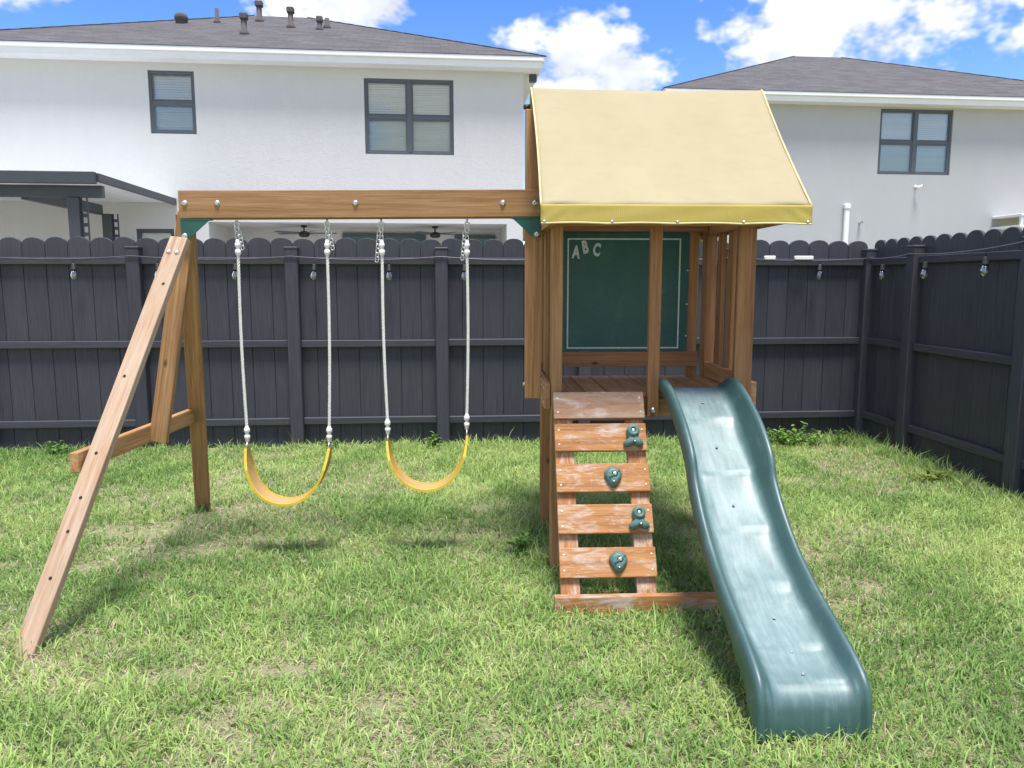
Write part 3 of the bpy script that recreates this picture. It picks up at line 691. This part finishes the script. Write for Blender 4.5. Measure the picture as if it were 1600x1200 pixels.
# canopy
def canopy():
    nx, ny = 56, 30; xa, xb = .268, 1.462; yr, ye = 4.08, .685; zr, ze = 2.448, 1.787; rows = []
    prof = []
    for j in range(-ny, ny + 1): prof.append(j / ny)
    bm = bmesh.new()
    for v in prof:
        row = []
        for i in range(nx + 1):
            u = i / nx; a = abs(v)
            z = zr - (zr - ze) * a - .012 * math.sin(PI * a) * (0.4 + 1.2 * math.sin(PI * u)) - .008 * math.sin(PI * u) * (1 - a)
            z += .004 * math.sin(9 * u + 5 * a) * a * (1 - a) * 4 + .002 * math.sin(23 * u - 7 * a) * a
            for cu_, sg in ((0, 1), (1, -1)):                     # pull folds running up from the two eave corners
                du = abs(u - cu_); z += .0045 * math.exp(-(du / .22) ** 2) * math.exp(-((1 - a) / .3) ** 2) * math.sin(26 * (du - .55 * (1 - a)))
            z += .003 * math.exp(-(((u - .62) / .05) ** 2)) * math.sin(PI * a) + .0025 * math.exp(-(((u - .2 - .1 * a) / .03) ** 2)) * math.sin(PI * a)
            if a < .04: z -= .010 * (1 - a / .04)
            x = xa + (xb - xa) * u; inset = .007 * math.sin(PI * a); x += inset * (1 - 2 * u)
            row.append(bm.verts.new((x, yr + ye * v, z)))
        rows.append(row)
    for a, b in zip(rows, rows[1:]):
        for i in range(nx): bm.faces.new((a[i], a[i + 1], b[i + 1], b[i]))
    bmesh.ops.recalc_face_normals(bm, faces=bm.faces)
    bmesh.ops.solidify(bm, geom=bm.faces[:], thickness=.003)
    c = obj('canopy', bm, M['canvas'], ps, None, True)
    for sgn in (-1, 1):                                        # hanging valance front and back
        bm = bmesh.new(); g = []
        for j in range(9):
            t = j / 8; r = []
            for i in range(nx + 1):
                u = i / nx; x = xa - .002 + (xb - xa + .004) * u
                tuck = math.exp(-((u - .0) / .12) ** 2) * math.sin((u * 90 + t * 6)) + math.exp(-((u - 1) / .1) ** 2) * math.sin(((1 - u) * 90 + t * 6)) + .35 * math.sin(17 * u + 3 * t)
                hem = .004 * abs(math.sin(PI * 4.06 * u))
                r.append(bm.verts.new((x, yr + sgn * (ye + .004 + .0035 * tuck * math.sin(PI * t) + .004 * t), ze + .002 - (.083 - hem) * t)))
            g.append(r)
        for a, b in zip(g, g[1:]):
            for i in range(nx): bm.faces.new((a[i], a[i + 1], b[i + 1], b[i]))
        bmesh.ops.recalc_face_normals(bm, faces=bm.faces); bmesh.ops.solidify(bm, geom=bm.faces[:], thickness=.0025)
        va = obj('valance', bm, M['valance'], c, None, True)
        bm = bmesh.new(); tube(bm, [(xa + (xb - xa) * u, yr + sgn * (ye + .0095), ze - .0805 + .004 * abs(math.sin(PI * 4.06 * u))) for u in [k / 50 for k in range(51)]], .0042, 6); obj('hem', bm, M['piping'], c, None, True)
        for u in (.012, .26, .50, .745, .985):
            bm = bmesh.new(); lathe(bm, [(.006, 0), (.006, .003), (.003, .005)], 8, Matrix.Translation((xa + (xb - xa) * u, yr + sgn * (ye + .013), ze - .072)) @ Matrix.Rotation(R(90 * -sgn), 4, 'X')); obj('snap', bm, M['steel'], c)
    for x in (xa, xb):                                         # piped gable edges
        for sgn in (-1, 1):
            s = 1 if x == xa else -1
            bm = bmesh.new(); tube(bm, [(x + s * .007 * math.sin(PI * a), yr + sgn * ye * a, zr - (zr - ze) * a - .012 * math.sin(PI * a) * .4 - (.010 * (1 - a / .04) if a < .04 else 0)) for a in [k / 30 for k in range(31)]], .0048, 6); obj('edge_piping', bm, M['piping'], c, None, True)
canopy()
# climbing wall
LB, LT = Vector((0, 3.262, .03)), Vector((0, 3.705, ZF - .004)); ld = (LT - LB).normalized(); ln = Vector((0, -ld.z, ld.y))   # slope and outward normal
LN = (LT - LB).length; lx0, lx1 = .352, .790
cw = bpy.data.objects.new('climbing_wall', None); C.objects.link(cw); cw.matrix_basis = Matrix.Translation((.57, 3.3, 0)); par(cw, ps)
def lp(x, s, o=0.0): p = LB + ld * s + ln * o; return Vector((x, p.y, p.z))
for x in (lx0 + .047, lx1 - .047): plank('stringer', lp(x, 0), lp(x, LN - .03), .088, .036, (1, 0, 0), M['wood_scuff'], cw)
def onladder(y):                     # distance up the ladder of an image row measured on the photograph's own scale
    return y
bw = .134
spots = [(LN - .072, 'wood_scuff_top'), (LN - .231, 'wood_scuff'), (LN - .426, 'wood_scuff'), (LN - .618, 'wood_scuff'), (LN - .814, 'wood_scuff')]
for s, mt in spots:
    o = plank('board', lp(lx0, s, .0325), lp(lx1, s, .0325), bw, .028, tuple(ld), M[mt], cw, .004)
    for x in (lx0 + .02, lx1 - .02):
        for ds in (-.035, .035): screw(cw, lp(x, s + ds, .0465), ln, .0048)
def hold(kind, x, s):
    m = frame_of((0, 0, 0), ln, (1, 0, 0)); ax = Vector((1, 0, 0)); m = Matrix((ax, ld, ln)).transposed().to_4x4(); m.translation = lp(x, s, .0465)
    bm = bmesh.new()
    if kind == 'B':
        pts = [(-.036, .030), (-.012, .047), (.012, .044), (.030, .032), (.041, .012), (.036, -.006), (.018, -.030), (.004, -.048), (-.008, -.050), (-.020, -.034), (-.038, -.004), (-.042, .014)]
    else:
        pts = [(-.030, .025), (-.020, .044), (0, .052), (.020, .044), (.030, .025), (.028, .004), (.022, -.010), (.046, -.030), (.048, -.042), (.038, -.052), (.020, -.050), (.002, -.038), (-.018, -.050), (-.036, -.052), (-.047, -.042), (-.045, -.030), (-.022, -.010), (-.028, .004)]
    a = [bm.verts.new((x_, y_, 0)) for x_, y_ in pts]; f = bm.faces.new(a)
    r = bmesh.ops.extrude_face_region(bm, geom=[f]); top = [v for v in r['geom'] if isinstance(v, bmesh.types.BMVert)]
    for v in top: v.co.z += .016
    r2 = bmesh.ops.extrude_face_region(bm, geom=[g for g in r['geom'] if isinstance(g, bmesh.types.BMFace)]); 
    for v in [v for v in r2['geom'] if isinstance(v, bmesh.types.BMVert)]: v.co.x *= .80; v.co.y *= .80; v.co.z += .014
    tf = [g for g in r2['geom'] if isinstance(g, bmesh.types.BMFace)]
    r3 = bmesh.ops.extrude_face_region(bm, geom=tf)
    for v in [v for v in r3['geom'] if isinstance(v, bmesh.types.BMVert)]: v.co.x *= .72; v.co.y *= .72; v.co.z += .003
    bmesh.ops.delete(bm, geom=[f_ for f_ in bm.faces if len(f_.verts) > 4 and f_.calc_center_median().z < .032 and f_.calc_center_median().z > .001], context='FACES_ONLY')
    bmesh.ops.recalc_face_normals(bm, faces=bm.faces)
    if kind == 'A': tube(bm, [(.019 * math.cos(2 * PI * k / 20), .022 + .019 * math.sin(2 * PI * k / 20), .034) for k in range(20)], .0105, 8, True)
    else: tube(bm, [(.028, .030, .030), (-.02, -.008, .034)], .006, 8)
    o = obj('climbing_hold', bm, M['hold'], cw, m); 
    for p in o.data.polygons: p.use_smooth = len(p.vertices) == 4
    for (cx, cy, cz, rr) in (((0, .022, .034, .0085), (.004, -.030, .033, .005)) if kind == 'A' else ((.004, .010, .0335, .0095), (-.002, -.026, .0335, .005))):
        bm = bmesh.new(); lathe(bm, [(rr * 1.5, -.003), (rr * 1.5, .0005), (rr, .001)], 12, m @ Matrix.Translation((cx, cy, cz))); obj('hold_recess', bm, M['hole'], cw)
        bm = bmesh.new(); lathe(bm, [(rr * .9, .0), (rr * .9, .003), (rr * .5, .004)], 10, m @ Matrix.Translation((cx, cy, cz))); obj('hold_bolt', bm, M['steel'], cw)
hold('A', .722, spots[1][0]); hold('B', .617, spots[2][0]); hold('A', .722, spots[3][0]); hold('B', .617, spots[4][0])
plank('ground_board', (.322, 3.222, .040), (1.08, 3.222, .040), .085, .036, (0, 0, 1), M['wood_scuff'], ps)

# slide
def catmull(pts, n):
    out = []; P = [2 * np.array(pts[0]) - np.array(pts[1])] + [np.array(p) for p in pts] + [2 * np.array(pts[-1]) - np.array(pts[-2])]
    for i in range(1, len(P) - 2):
        for k in range(n):
            t = k / n; a, b, c, d = P[i - 1], P[i], P[i + 1], P[i + 2]
            out.append(.5 * ((2 * b) + (-a + c) * t + (2 * a - 5 * b + 4 * c - d) * t * t + (-a + 3 * b - 3 * c + d) * t ** 3))
    out.append(P[-2]); return out
def slide():
    XC = 1.058
    # y, floor z, rail height above floor, outer skirt depth, half width
    K = [(3.775, .930, .030, .03, .185), (3.70, .932, .050, .045, .185), (3.62, .915, .072, .06, .184), (3.50, .850, .098, .07, .183), (3.34, .735, .130, .075, .182),
         (3.21, .635, .128, .075, .181), (3.12, .565, .082, .065, .180), (3.00, .470, .066, .06, .180), (2.84, .362, .064, .06, .180), (2.66, .277, .064, .065, .181),
         (2.50, .222, .062, .08, .182), (2.38, .188, .052, .10, .183), (2.30, .164, .036, .12, .184), (2.262, .132, .020, .12, .185), (2.245, .075, .010, .08, .186), (2.240, .0, .008, .03, .187)]
    pr = catmull(K, 8); bm = bmesh.new(); rows = []; n = len(pr); creases = [3.46, 3.20, 2.98, 2.74, 2.46]
    for i, q in enumerate(pr):
        y, z, h, sk, hw = q
        a = pr[max(0, i - 1)]; b = pr[min(n - 1, i + 1)]; ty, tz = b[0] - a[0], b[1] - a[1]; l = math.hypot(ty, tz); ty, tz = ty / l, tz / l
        ny, nz = tz, -ty                                         # surface normal (up and towards the front)
        if nz < 0 and i < 4: ny, nz = -ny, -nz
        sec = [(-hw - .004, h - sk), (-hw - .004, h - sk * .5), (-hw - .003, h - .012), (-hw + .003, h + .003), (-hw + .014, h + .008), (-hw + .025, h + .002), (-hw + .031, h - .010), (-hw + .038, h * .55 + .003), (-hw + .046, h * .2 + .007), (-hw + .060, .0035), (-hw + .08, .0005)]
        mid = [(-.07, 0), (-.035, 0), (0, 0), (.035, 0), (.07, 0)]
        full = sec + mid + [(-x, hh) for x, hh in reversed(sec)]
        # each moulded step of the bed is slightly dished and twisted between its creases
        bed = 0; cs = [3.72] + creases + [2.30]
        for c0, c1 in zip(cs, cs[1:]):
            if c1 <= y <= c0: v = (c0 - y) / (c0 - c1); bed = v
        row = []
        for x, hh in full:
            w = max(0, 1 - (abs(x) / .125) ** 4) if abs(x) < .125 else 0
            off = w * (-.011 * math.sin(PI * bed) + .024 * (bed - .5) * (x / .12) * (1 if 0 < bed < 1 else 0))
            hh2 = hh + off
            yy, zz = y + ny * hh2, z + nz * hh2
            row.append(bm.verts.new((XC + x, yy, max(zz, -.01))))
        rows.append(row)
    for a, b in zip(rows, rows[1:]):
        for k in range(len(a) - 1): bm.faces.new((a[k], a[k + 1], b[k + 1], b[k]))
    bmesh.ops.recalc_face_normals(bm, faces=bm.faces)
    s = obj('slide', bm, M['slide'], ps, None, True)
    md = s.modifiers.new('thick', 'SOLIDIFY'); md.thickness = .005; md.offset = -1
    for y, z in ((3.57, .885), (3.33, .722), (3.08, .529), (2.60, .250), (2.44, .201), (2.34, .174)):
        bm = bmesh.new(); lathe(bm, [(.006, 0), (.006, .002), (.003, .003)], 10, Matrix.Translation((XC, y, z)) @ Matrix.Rotation(R(30), 4, 'X')); obj('slide_bolt', bm, M['slide'], s)
slide()
# swing beam: two boards sandwiching the supports
bl0, bl1 = -1.495, .318
for y in (3.988, 4.058):
    plank('swing_beam', (bl0, y, 1.837), (bl1, y, 1.851), .137, .034, (0, 0, 1), wd, ps, .004)
plank('beam_core', (bl0 + .004, 4.023, 1.839), (.232, 4.023, 1.850), .126, .034, (0, 0, 1), wd, ps)
for x in (-1.464, -1.305, -.62, .12, .283): bolt(ps, (x, 3.9705, 1.842 + .008 * (x + 1.5) / 1.8), (0, -1, 0), .0105)
def gusset(x, z, s):
    bm = bmesh.new(); pts = [(0, 0), (s * .15, 0), (s * .05, -.088), (s * .02, -.103), (0, -.098)]
    prism(bm, pts if s > 0 else pts[::-1], .006, Matrix.Translation((x, 3.962, z))); bmesh.ops.recalc_face_normals(bm, faces=bm.faces)
    bbox(bm, .14, .05, .006, Matrix.Translation((x + s * .075, 3.985, z - .003)))
    g = obj('corner_bracket', bm, M['green_metal'], ps); bolt(g, (x + s * .018, 3.961, z - .086), (0, -1, 0), .010)
gusset(-1.487, 1.767, 1); gusset(.311, 1.78, -1)
# A-frame
ap = Vector((-1.462, 4.0, 1.70))
plank('leg', (-1.790, 2.90, -.02), (-1.462, 3.885, 1.665), .090, .036, (1, .0, .2), wg, ps)
plank('leg', (-1.795, 4.90, -.02), (-1.502, 4.075, 1.80), .090, .036, (1, 0, .2), wd, ps)
plank('center_upright', (-1.672, 3.995, .63), (-1.468, 4.018, 1.80), .090, .036, (1, 0, .18), wd, ps)
plank('cross_brace', (-1.728, 3.27, .690), (-1.712, 4.66, .665), .088, .036, (0, 0, 1), wd, ps)
fl_n = Vector((0, -.863, .505)); fa, fb = Vector((-1.790, 2.90, -.02)), Vector((-1.462, 3.885, 1.665))
lm = frame_of(fa, fb, (1, 0, .2)); lnr = lm.to_3x3() @ Vector((0, 1, 0)); lnr = lnr if lnr.y < 0 else -lnr
lxa = lm.to_3x3() @ Vector((1, 0, 0))
for u, o, k in ((.955, -.02, 1), (.955, .022, 1), (.865, .012, 0), (.62, -.008, 0), (.435, -.005, 0), (.335, 0, 0), (.262, .0, 0), (.165, 0, 0)):
    p = fa + (fb - fa) * u + lxa * o + lnr * .0182
    if k: bolt(ps, p, lnr, .009)
    else:
        bm = bmesh.new(); lathe(bm, [(.0075, 0), (.0075, .001), (.004, .0012)], 10)
        m = lnr.to_track_quat('Z', 'Y').to_matrix().to_4x4(); m.translation = p; obj('drilled_hole', bm, M['hole'], ps, m)

# ================================================================== SWINGS
def chain(bm, p0, p1, n):
    p0, p1 = Vector(p0), Vector(p1); d = (p1 - p0) / n; z = d.normalized(); x0_ = z.orthogonal().normalized(); y0_ = z.cross(x0_)
    for k in range(n):
        c = p0 + d * (k + .5); ax = x0_ if k % 2 else (x0_ * .5 + y0_ * .87); hl = d.length * .66; w = .0085; pts = []
        for q in range(14):
            a = 2 * PI * q / 14; s = math.sin(a); pts.append(c + z * (hl - w) * (1 if s > 0 else -1) * (1 if abs(s) > .01 else 0) + z * w * s + ax * w * math.cos(a))
        tube(bm, pts, .0026, 5, True)
def swing(xl, xr, zl, zr, zb, xb, hooks, label, tails):
    t = thing('swing', ((xl + xr) / 2, 4.0, 0), label, 'swing', 0, 'belt swings on the beam'); Y = 4.015; W2 = .068
    # belt
    n = 40; ctr = []
    for i in range(n + 1):
        u = i / n; s = 2 * u - 1; x = xl + (xr - xl) * (.5 + .5 * (1.0 * s * abs(s) ** .0 * (1 - .0) if False else math.sin(s * PI / 2 * .92) / math.sin(PI / 2 * .92)))
        ztop = zl + (zr - zl) * u; k = abs(s) ** 2.05
        ctr.append(Vector((x + (xb - (xl + xr) / 2) * (1 - k), Y, zb + (ztop - zb) * k)))
    def band(bm, w0, w1, th, lift):
        rows = []
        for i, p in enumerate(ctr):
            a = ctr[max(0, i - 1)]; b = ctr[min(n, i + 1)]; tg = (b - a).normalized(); nr = Vector((-tg.z, 0, tg.x)); e = min(i, n - i) / 4.0; wid = min(1, .45 + .55 * e) 
            rows.append([bm.verts.new(p + Vector((0, y * wid, 0)) + nr * (lift + o)) for y, o in ((w0, 0), (w1, 0), (w1, -th), (w0, -th))])
        for a, b in zip(rows, rows[1:]):
            for k in range(4): bm.faces.new((a[k], a[(k + 1) % 4], b[(k + 1) % 4], b[k]))
        bm.faces.new(rows[0][::-1]); bm.faces.new(rows[-1]); bmesh.ops.recalc_face_normals(bm, faces=bm.faces)
    bm = bmesh.new(); band(bm, -W2 + .008, W2 - .008, .007, 0); seat = obj('seat', bm, M['seat'], t)
    for s in (-1, 1):
        bm = bmesh.new(); a, b = sorted((s * (W2 - .007), s * (W2 + .001))); band(bm, a, b, .013, .004); obj('seat_edge', bm, M['seat_edge'], seat)
    for side, (x, z, hx) in enumerate(((xl, zl, hooks[0]), (xr, zr, hooks[1]))):
        top = Vector((hx, 4.0, 1.768)); bot = Vector((x, Y, z)); zt = z + .012
        # triangle ring holding the belt end
        bm = bmesh.new(); tube(bm, [(x, Y - .034, z - .012), (x, Y + .034, z - .012), (x, Y + .008, z + .030), (x, Y - .008, z + .030)], .0035, 6, True); obj('ring', bm, M['steel'], t, None, True)
        dirn = (top - bot).normalized(); rb = bot + dirn * .035; rt = bot + dirn * ((top - bot).length - .155)
        clampprof = [(.007, 0), (.010, .004), (.010, .016), (.0145, .020), (.0145, .034), (.009, .040), (.009, .048), (.015, .053), (.015, .070), (.010, .076), (.008, .084)]
        for base, sgn, nm in ((rb - dirn * .004, 1, 'rope_clamp'), (rt + dirn * .055, -1, 'rope_clamp')):
            m = (dirn * sgn).to_track_quat('Z', 'Y').to_matrix().to_4x4(); m.translation = base
            bm = bmesh.new(); lathe(bm, clampprof, 14, m); obj(nm, bm, M['plastic_white'], t, None, True)
        ra, rb2 = rb + dirn * .07, rt - dirn * .02; L = (rb2 - ra).length; X = dirn.orthogonal().normalized(); Yv = dirn.cross(X)
        bm = bmesh.new(); ns = int(L / .006)
        for st in range(3):
            pts = []
            for k in range(ns + 1):
                u = k / ns; ang = 2 * PI * (u * L / .05 + st / 3); bow = Vector((.006 * math.sin(PI * u) * (1 if side else -1), 0, 0))
                pts.append(ra.lerp(rb2, u) + bow + (X * math.cos(ang) + Yv * math.sin(ang)) * .0044)
            tube(bm, pts, .0041, 5)
        obj('rope', bm, M['rope_white'], t, None, True)
        bm = bmesh.new(); ce = rt + dirn * .055; sway = tails[side][0]
        chain(bm, top - Vector((0, 0, .045)), ce, 3); chain(bm, top - Vector((-sway * .012, 0, .060)), top + Vector((sway * .026, -.004, -tails[side][1])), int(tails[side][1] / .028)); obj('chain', bm, M['steel'], t, None, True)
        bm = bmesh.new(); tube(bm, [top + Vector((0, 0, .004)), top + Vector((0, 0, -.012))], .0055, 8)
        tube(bm, [top + Vector((.013 * math.cos(2 * PI * k / 16), 0, -.026 + .015 * math.sin(2 * PI * k / 16))) for k in range(16)], .0036, 6, True)
        tube(bm, [top + Vector((.011 * math.cos(-.6 + 2 * PI * k / 18 * .86), .0, -.046 + .017 * math.sin(-.6 + 2 * PI * k / 18 * .86))) for k in range(18)], .003, 6); obj('hook', bm, M['steel'], t, None, True)
swing(-1.222, -.797, .592, .588, .298, -1.03, (-1.222, -.770), 'yellow belt swing hanging nearest the slanted end legs', ((1, .15), (1, .15)))
swing(-.488, -.072, .625, .649, .368, -.285, (-.498, -.062), 'yellow belt swing hanging nearest the canopy tower', ((-1, .21), (-1, .20)))

# ================================================================== GRASS AND WEEDS
rng = np.random.default_rng(11)
def vnoise(x, y, scale, seed):
    g = np.random.default_rng(seed).random((64, 64)); fx, fy = x * scale + 100, y * scale + 100
    ix, iy = np.floor(fx).astype(int), np.floor(fy).astype(int); tx, ty = fx - ix, fy - iy; tx = tx * tx * (3 - 2 * tx); ty = ty * ty * (3 - 2 * ty)
    G = lambda a, b: g[a % 64, b % 64]
    return (G(ix, iy) * (1 - tx) + G(ix + 1, iy) * tx) * (1 - ty) + (G(ix, iy + 1) * (1 - tx) + G(ix + 1, iy + 1) * tx) * ty
def fbm(x, y, s, seed): return (vnoise(x, y, s, seed) + .5 * vnoise(x, y, s * 2.1, seed + 1) + .25 * vnoise(x, y, s * 4.3, seed + 2)) / 1.75
def fence_y(x): return 6.77 + (x + .333) * math.tan(TF)
def fence_x(y): return corner.x + (corner.y - y) * math.tan(TF) - .06
def grass(n_in, n_out):
    c, s = math.cos(R(2.4)), math.sin(R(2.4))
    # inside the view: uniform per square metre over the wedge of lawn the lens covers
    y = np.sqrt(rng.uniform(1.75 ** 2, 7.1 ** 2, n_in)); x = rng.uniform(-.74, .74, n_in) * y; xi = x * c + y * s; yi = -x * s + y * c
    xo = rng.uniform(-6.2, 3.6, n_out); yo = rng.uniform(.9, 7.0, n_out)
    x = np.concatenate([xi, xo]); y = np.concatenate([yi, yo])
    keep = (y < fence_y(0) + (x) * math.tan(TF) - .01) & (x < fence_x(0) - y * math.tan(TF) + 0)
    dry = fbm(x, y, 1.7, 3); fine = fbm(x, y, 7.0, 9); bare = np.clip((fine - .56) * 6, 0, 1) * np.clip((dry - .42) * 5, 0, 1)
    # the worn scars in the turf
    for (bx, by, rx, ry) in ((-2.06, 4.45, .30, .12), (-1.5, 4.1, .10, .06), (-2.5, 3.9, .10, .05), (-.75, 2.75, .12, .06), (.42, 2.45, .09, .05), (-.35, 2.5, .10, .05), (-1.15, 2.72, .12, .05)):
        bare = np.maximum(bare, np.exp(-(((x - bx) / rx) ** 2 + ((y - by) / ry) ** 2)) * 1.7)
    bare = np.clip(bare, 0, 1); keep &= rng.random(len(x)) > bare * .75
    x, y, dry, fine, bare = x[keep], y[keep], dry[keep], fine[keep], bare[keep]; n = len(x)
    df = fence_y(0) + x * math.tan(TF) - y; dr = fence_x(0) - y * math.tan(TF) - x
    edge = np.maximum(np.clip(1 - df / .28, 0, 1), 1.5 * np.clip(1 - dr / .36, 0, 1))
    tall = edge * (.35 + .65 * vnoise(x, y, 3.1, 21))
    for (tx, ty, r) in ((.33, 3.85, .13), (.36, 4.4, .16), (-1.79, 2.93, .10), (-1.78, 4.87, .10), (.36, 3.3, .10), (1.33, 3.8, .12)):
        tall = np.maximum(tall, np.exp(-((x - tx) ** 2 + (y - ty) ** 2) / r ** 2) * .85)
    tower = np.exp(-(np.maximum(0, np.abs(x - .85) - .4) ** 2 + np.maximum(0, np.abs(y - 4.0) - .35) ** 2) / .02); tall = np.maximum(tall, tower * .4)
    clump = vnoise(x, y, 5.0, 31)
    ln = rng.gamma(9, .050 / 9, n) * (.75 + .6 * clump); ln = ln * (1 + 1.3 * tall * rng.random(n) ** 1.2)
    dead = rng.random(n) < np.clip(.20 + .50 * np.clip((dry - .45) * 3.2, 0, 1) + .3 * bare, 0, .75) * (1 - .6 * np.clip(tall, 0, 1))
    ln[dead] *= .8
    wid = rng.uniform(.0030, .0062, n) * (1 + .05 * np.maximum(0, y - 2.5)); wid[dead] *= .6
    broad = (rng.random(n) < .10 * np.clip((vnoise(x, y, 2.2, 71) - .45) * 4, 0, 1) + .008) & ~dead; ln[broad] *= .55; wid[broad] = rng.uniform(.010, .017, broad.sum())
    yaw = rng.uniform(0, 2 * PI, n) + 1.2 * (vnoise(x, y, 2.5, 41) - .5); tilt = np.clip(rng.normal(.80, .30, n), .1, 1.45) * (1 - .45 * np.clip(tall, 0, 1)); tilt[dead] = np.clip(tilt[dead] + .45, 0, 1.52)
    bend = rng.uniform(.1, .75, n)
    d = np.stack([np.cos(yaw), np.sin(yaw)], 1); side = np.stack([-np.sin(yaw), np.cos(yaw)], 1)
    tw = rng.uniform(-.6, .6, n)
    z0 = rng.uniform(-.004, .016, n) * (1 - bare)
    def pt(u):
        a = tilt + bend * u * .8; hor = ln * u * np.sin(a); ver = ln * u * np.cos(np.minimum(a, 1.55)); return np.stack([x + d[:, 0] * hor, y + d[:, 1] * hor, z0 + ver + .002], 1)
    b0 = np.stack([x, y, z0 * 0 - .004], 1); m1, tp = pt(.55), pt(1.0)
    sv = np.stack([side[:, 0] * np.cos(tw), side[:, 1] * np.cos(tw), np.sin(tw)], 1) * wid[:, None] * .5
    V = np.stack([b0 - sv * .8, b0 + sv * .8, m1 - sv, m1 + sv, tp], 1).reshape(-1, 3)
    k = np.arange(n) * 5
    loops = np.stack([k, k + 1, k + 3, k + 2, k + 2, k + 3, k + 4], 1).reshape(-1)
    me = bpy.data.meshes.new('grass'); me.vertices.add(n * 5); me.vertices.foreach_set('co', V.astype(np.float32).ravel())
    me.loops.add(n * 7); me.loops.foreach_set('vertex_index', loops.astype(np.int32))
    st = np.stack([np.arange(n) * 7, np.arange(n) * 7 + 4], 1).ravel(); me.polygons.add(n * 2); me.polygons.foreach_set('loop_start', st.astype(np.int32))
    me.update(calc_edges=True)
    t = rng.random(n)[:, None]; pal = np.array([[.15, .26, .066], [.235, .365, .10], [.32, .445, .135], [.42, .52, .185]])
    warm = np.clip((vnoise(x, y, 1.1, 51) * .5 + vnoise(x, y, 6.0, 53) * .5 - .5) * 1.6 + rng.normal(.45, .28, n), 0, .999) * 3
    i0 = np.floor(warm).astype(int); fr = (warm - i0)[:, None]; col = pal[i0] * (1 - fr) + pal[np.minimum(i0 + 1, 3)] * fr
    dc = np.array([[.42, .36, .23]]) * (1 - t) + np.array([[.62, .56, .41]]) * t; col = np.where(dead[:, None], dc, col) * rng.uniform(.85, 1.15, n)[:, None]
    c4 = np.ones((n, 5, 4), np.float32); c4[:, :, :3] = col[:, None, :]; at = me.color_attributes.new('col', 'FLOAT_COLOR', 'POINT'); at.data.foreach_set('color', c4.ravel())
    me.materials.append(M['grass']); o = bpy.data.objects.new('grass', me); C.objects.link(o)
    tag(o, 'short green lawn grass mixed with dry straw blades', 'grass', kind='stuff')
grass(340000, 40000)

def leaf_mesh(name, items):
    """items: (matrix, length, width, colour) folded pointed leaves joined into one mesh"""
    bm = bmesh.new(); cl = bm.verts.layers.float_color.new('col')
    for m, l, w, c in items:
        pr = [(0, 0), (.25, .75), (.5, 1), (.75, .7), (1, .03)]; L_, C_, R_ = [], [], []
        for u, k in pr:
            zc = -.18 * l * u * u
            for lst, sx in ((L_, -1), (C_, 0), (R_, 1)):
                v = bm.verts.new(m @ Vector((sx * w / 2 * k, l * u, zc + abs(sx) * w * .12 * k))); v[cl] = (*c, 1); lst.append(v)
        for a, b in ((L_, C_), (C_, R_)):
            for i in range(4): bm.faces.new((a[i], b[i], b[i + 1], a[i + 1]))
    me = bpy.data.meshes.new(name); bm.to_mesh(me); bm.free(); me.materials.append(M['leaf']); return me
def weed(x, y, h, r, nst, label, lw=(.035, .022), col=(.14, .27, .055)):
    t = thing('leafy_weed', (x, y, 0), label, 'weed', 0, 'weeds along the fence foot'); stem = bmesh.new(); items = []; cl = stem.verts.layers.float_color.new('col')
    for s in range(nst):
        a = random.uniform(0, 2 * PI); rr = r * random.uniform(.1, 1); top = Vector((x + rr * math.cos(a), y + rr * math.sin(a) * .6, h * random.uniform(.55, 1))); b = Vector((x + rr * .3 * math.cos(a), y + rr * .3 * math.sin(a), 0))
        tube(stem, [b, b.lerp(top, .5) + Vector((0, 0, h * .1)), top], .0022, 4)
        for k in range(9):
            u = .3 + .7 * k / 8; p = b.lerp(top, u); ya = random.uniform(0, 2 * PI); l = random.uniform(*sorted((lw[0] * .7, lw[0] * 1.3)))
            m = Matrix.Translation(p) @ Matrix.Rotation(ya, 4, 'Z') @ Matrix.Rotation(random.uniform(-.3, .7), 4, 'X'); f = random.uniform(.7, 1.35)
            items.append((m, l, lw[1] * random.uniform(.8, 1.2), tuple(c * f for c in col)))
    for v in stem.verts: v[cl] = (.09, .14, .04, 1)
    o = obj('foliage', leaf_mesh('foliage', items), None, t); obj('stems', stem, M['leaf'], t)
def fy(x, d): return fence_y(0) + x * math.tan(TF) - d
weed(2.78, fy(2.78, .26), .17, .36, 34, 'broad clump of bright leafy weeds against the back fence right of the slide', (.045, .026), (.19, .33, .07))
weed(3.20, fy(3.2, .28), .16, .22, 14, 'leafy weeds in the corner where the two fences meet', (.03, .018), (.10, .20, .04))
weed(-.42, fy(-.42, .16), .15, .10, 9, 'small leafy weed behind the swing nearest the tower', (.04, .026))
weed(-1.28, fy(-1.28, .13), .10, .07, 5, 'tiny leafy weed behind the swing nearest the end legs', (.035, .024))
weed(-3.55, fy(-3.55, .14), .13, .12, 8, 'leafy weed at the fence foot at the far left edge', (.04, .026))
weed(3.30, 5.35, .10, .22, 14, 'low yellow-green weed patch beside the right fence', (.035, .02), (.20, .24, .045))
weed(.22, 3.95, .11, .10, 7, 'low leafy weed beside the tower post in the tall grass', (.04, .026))
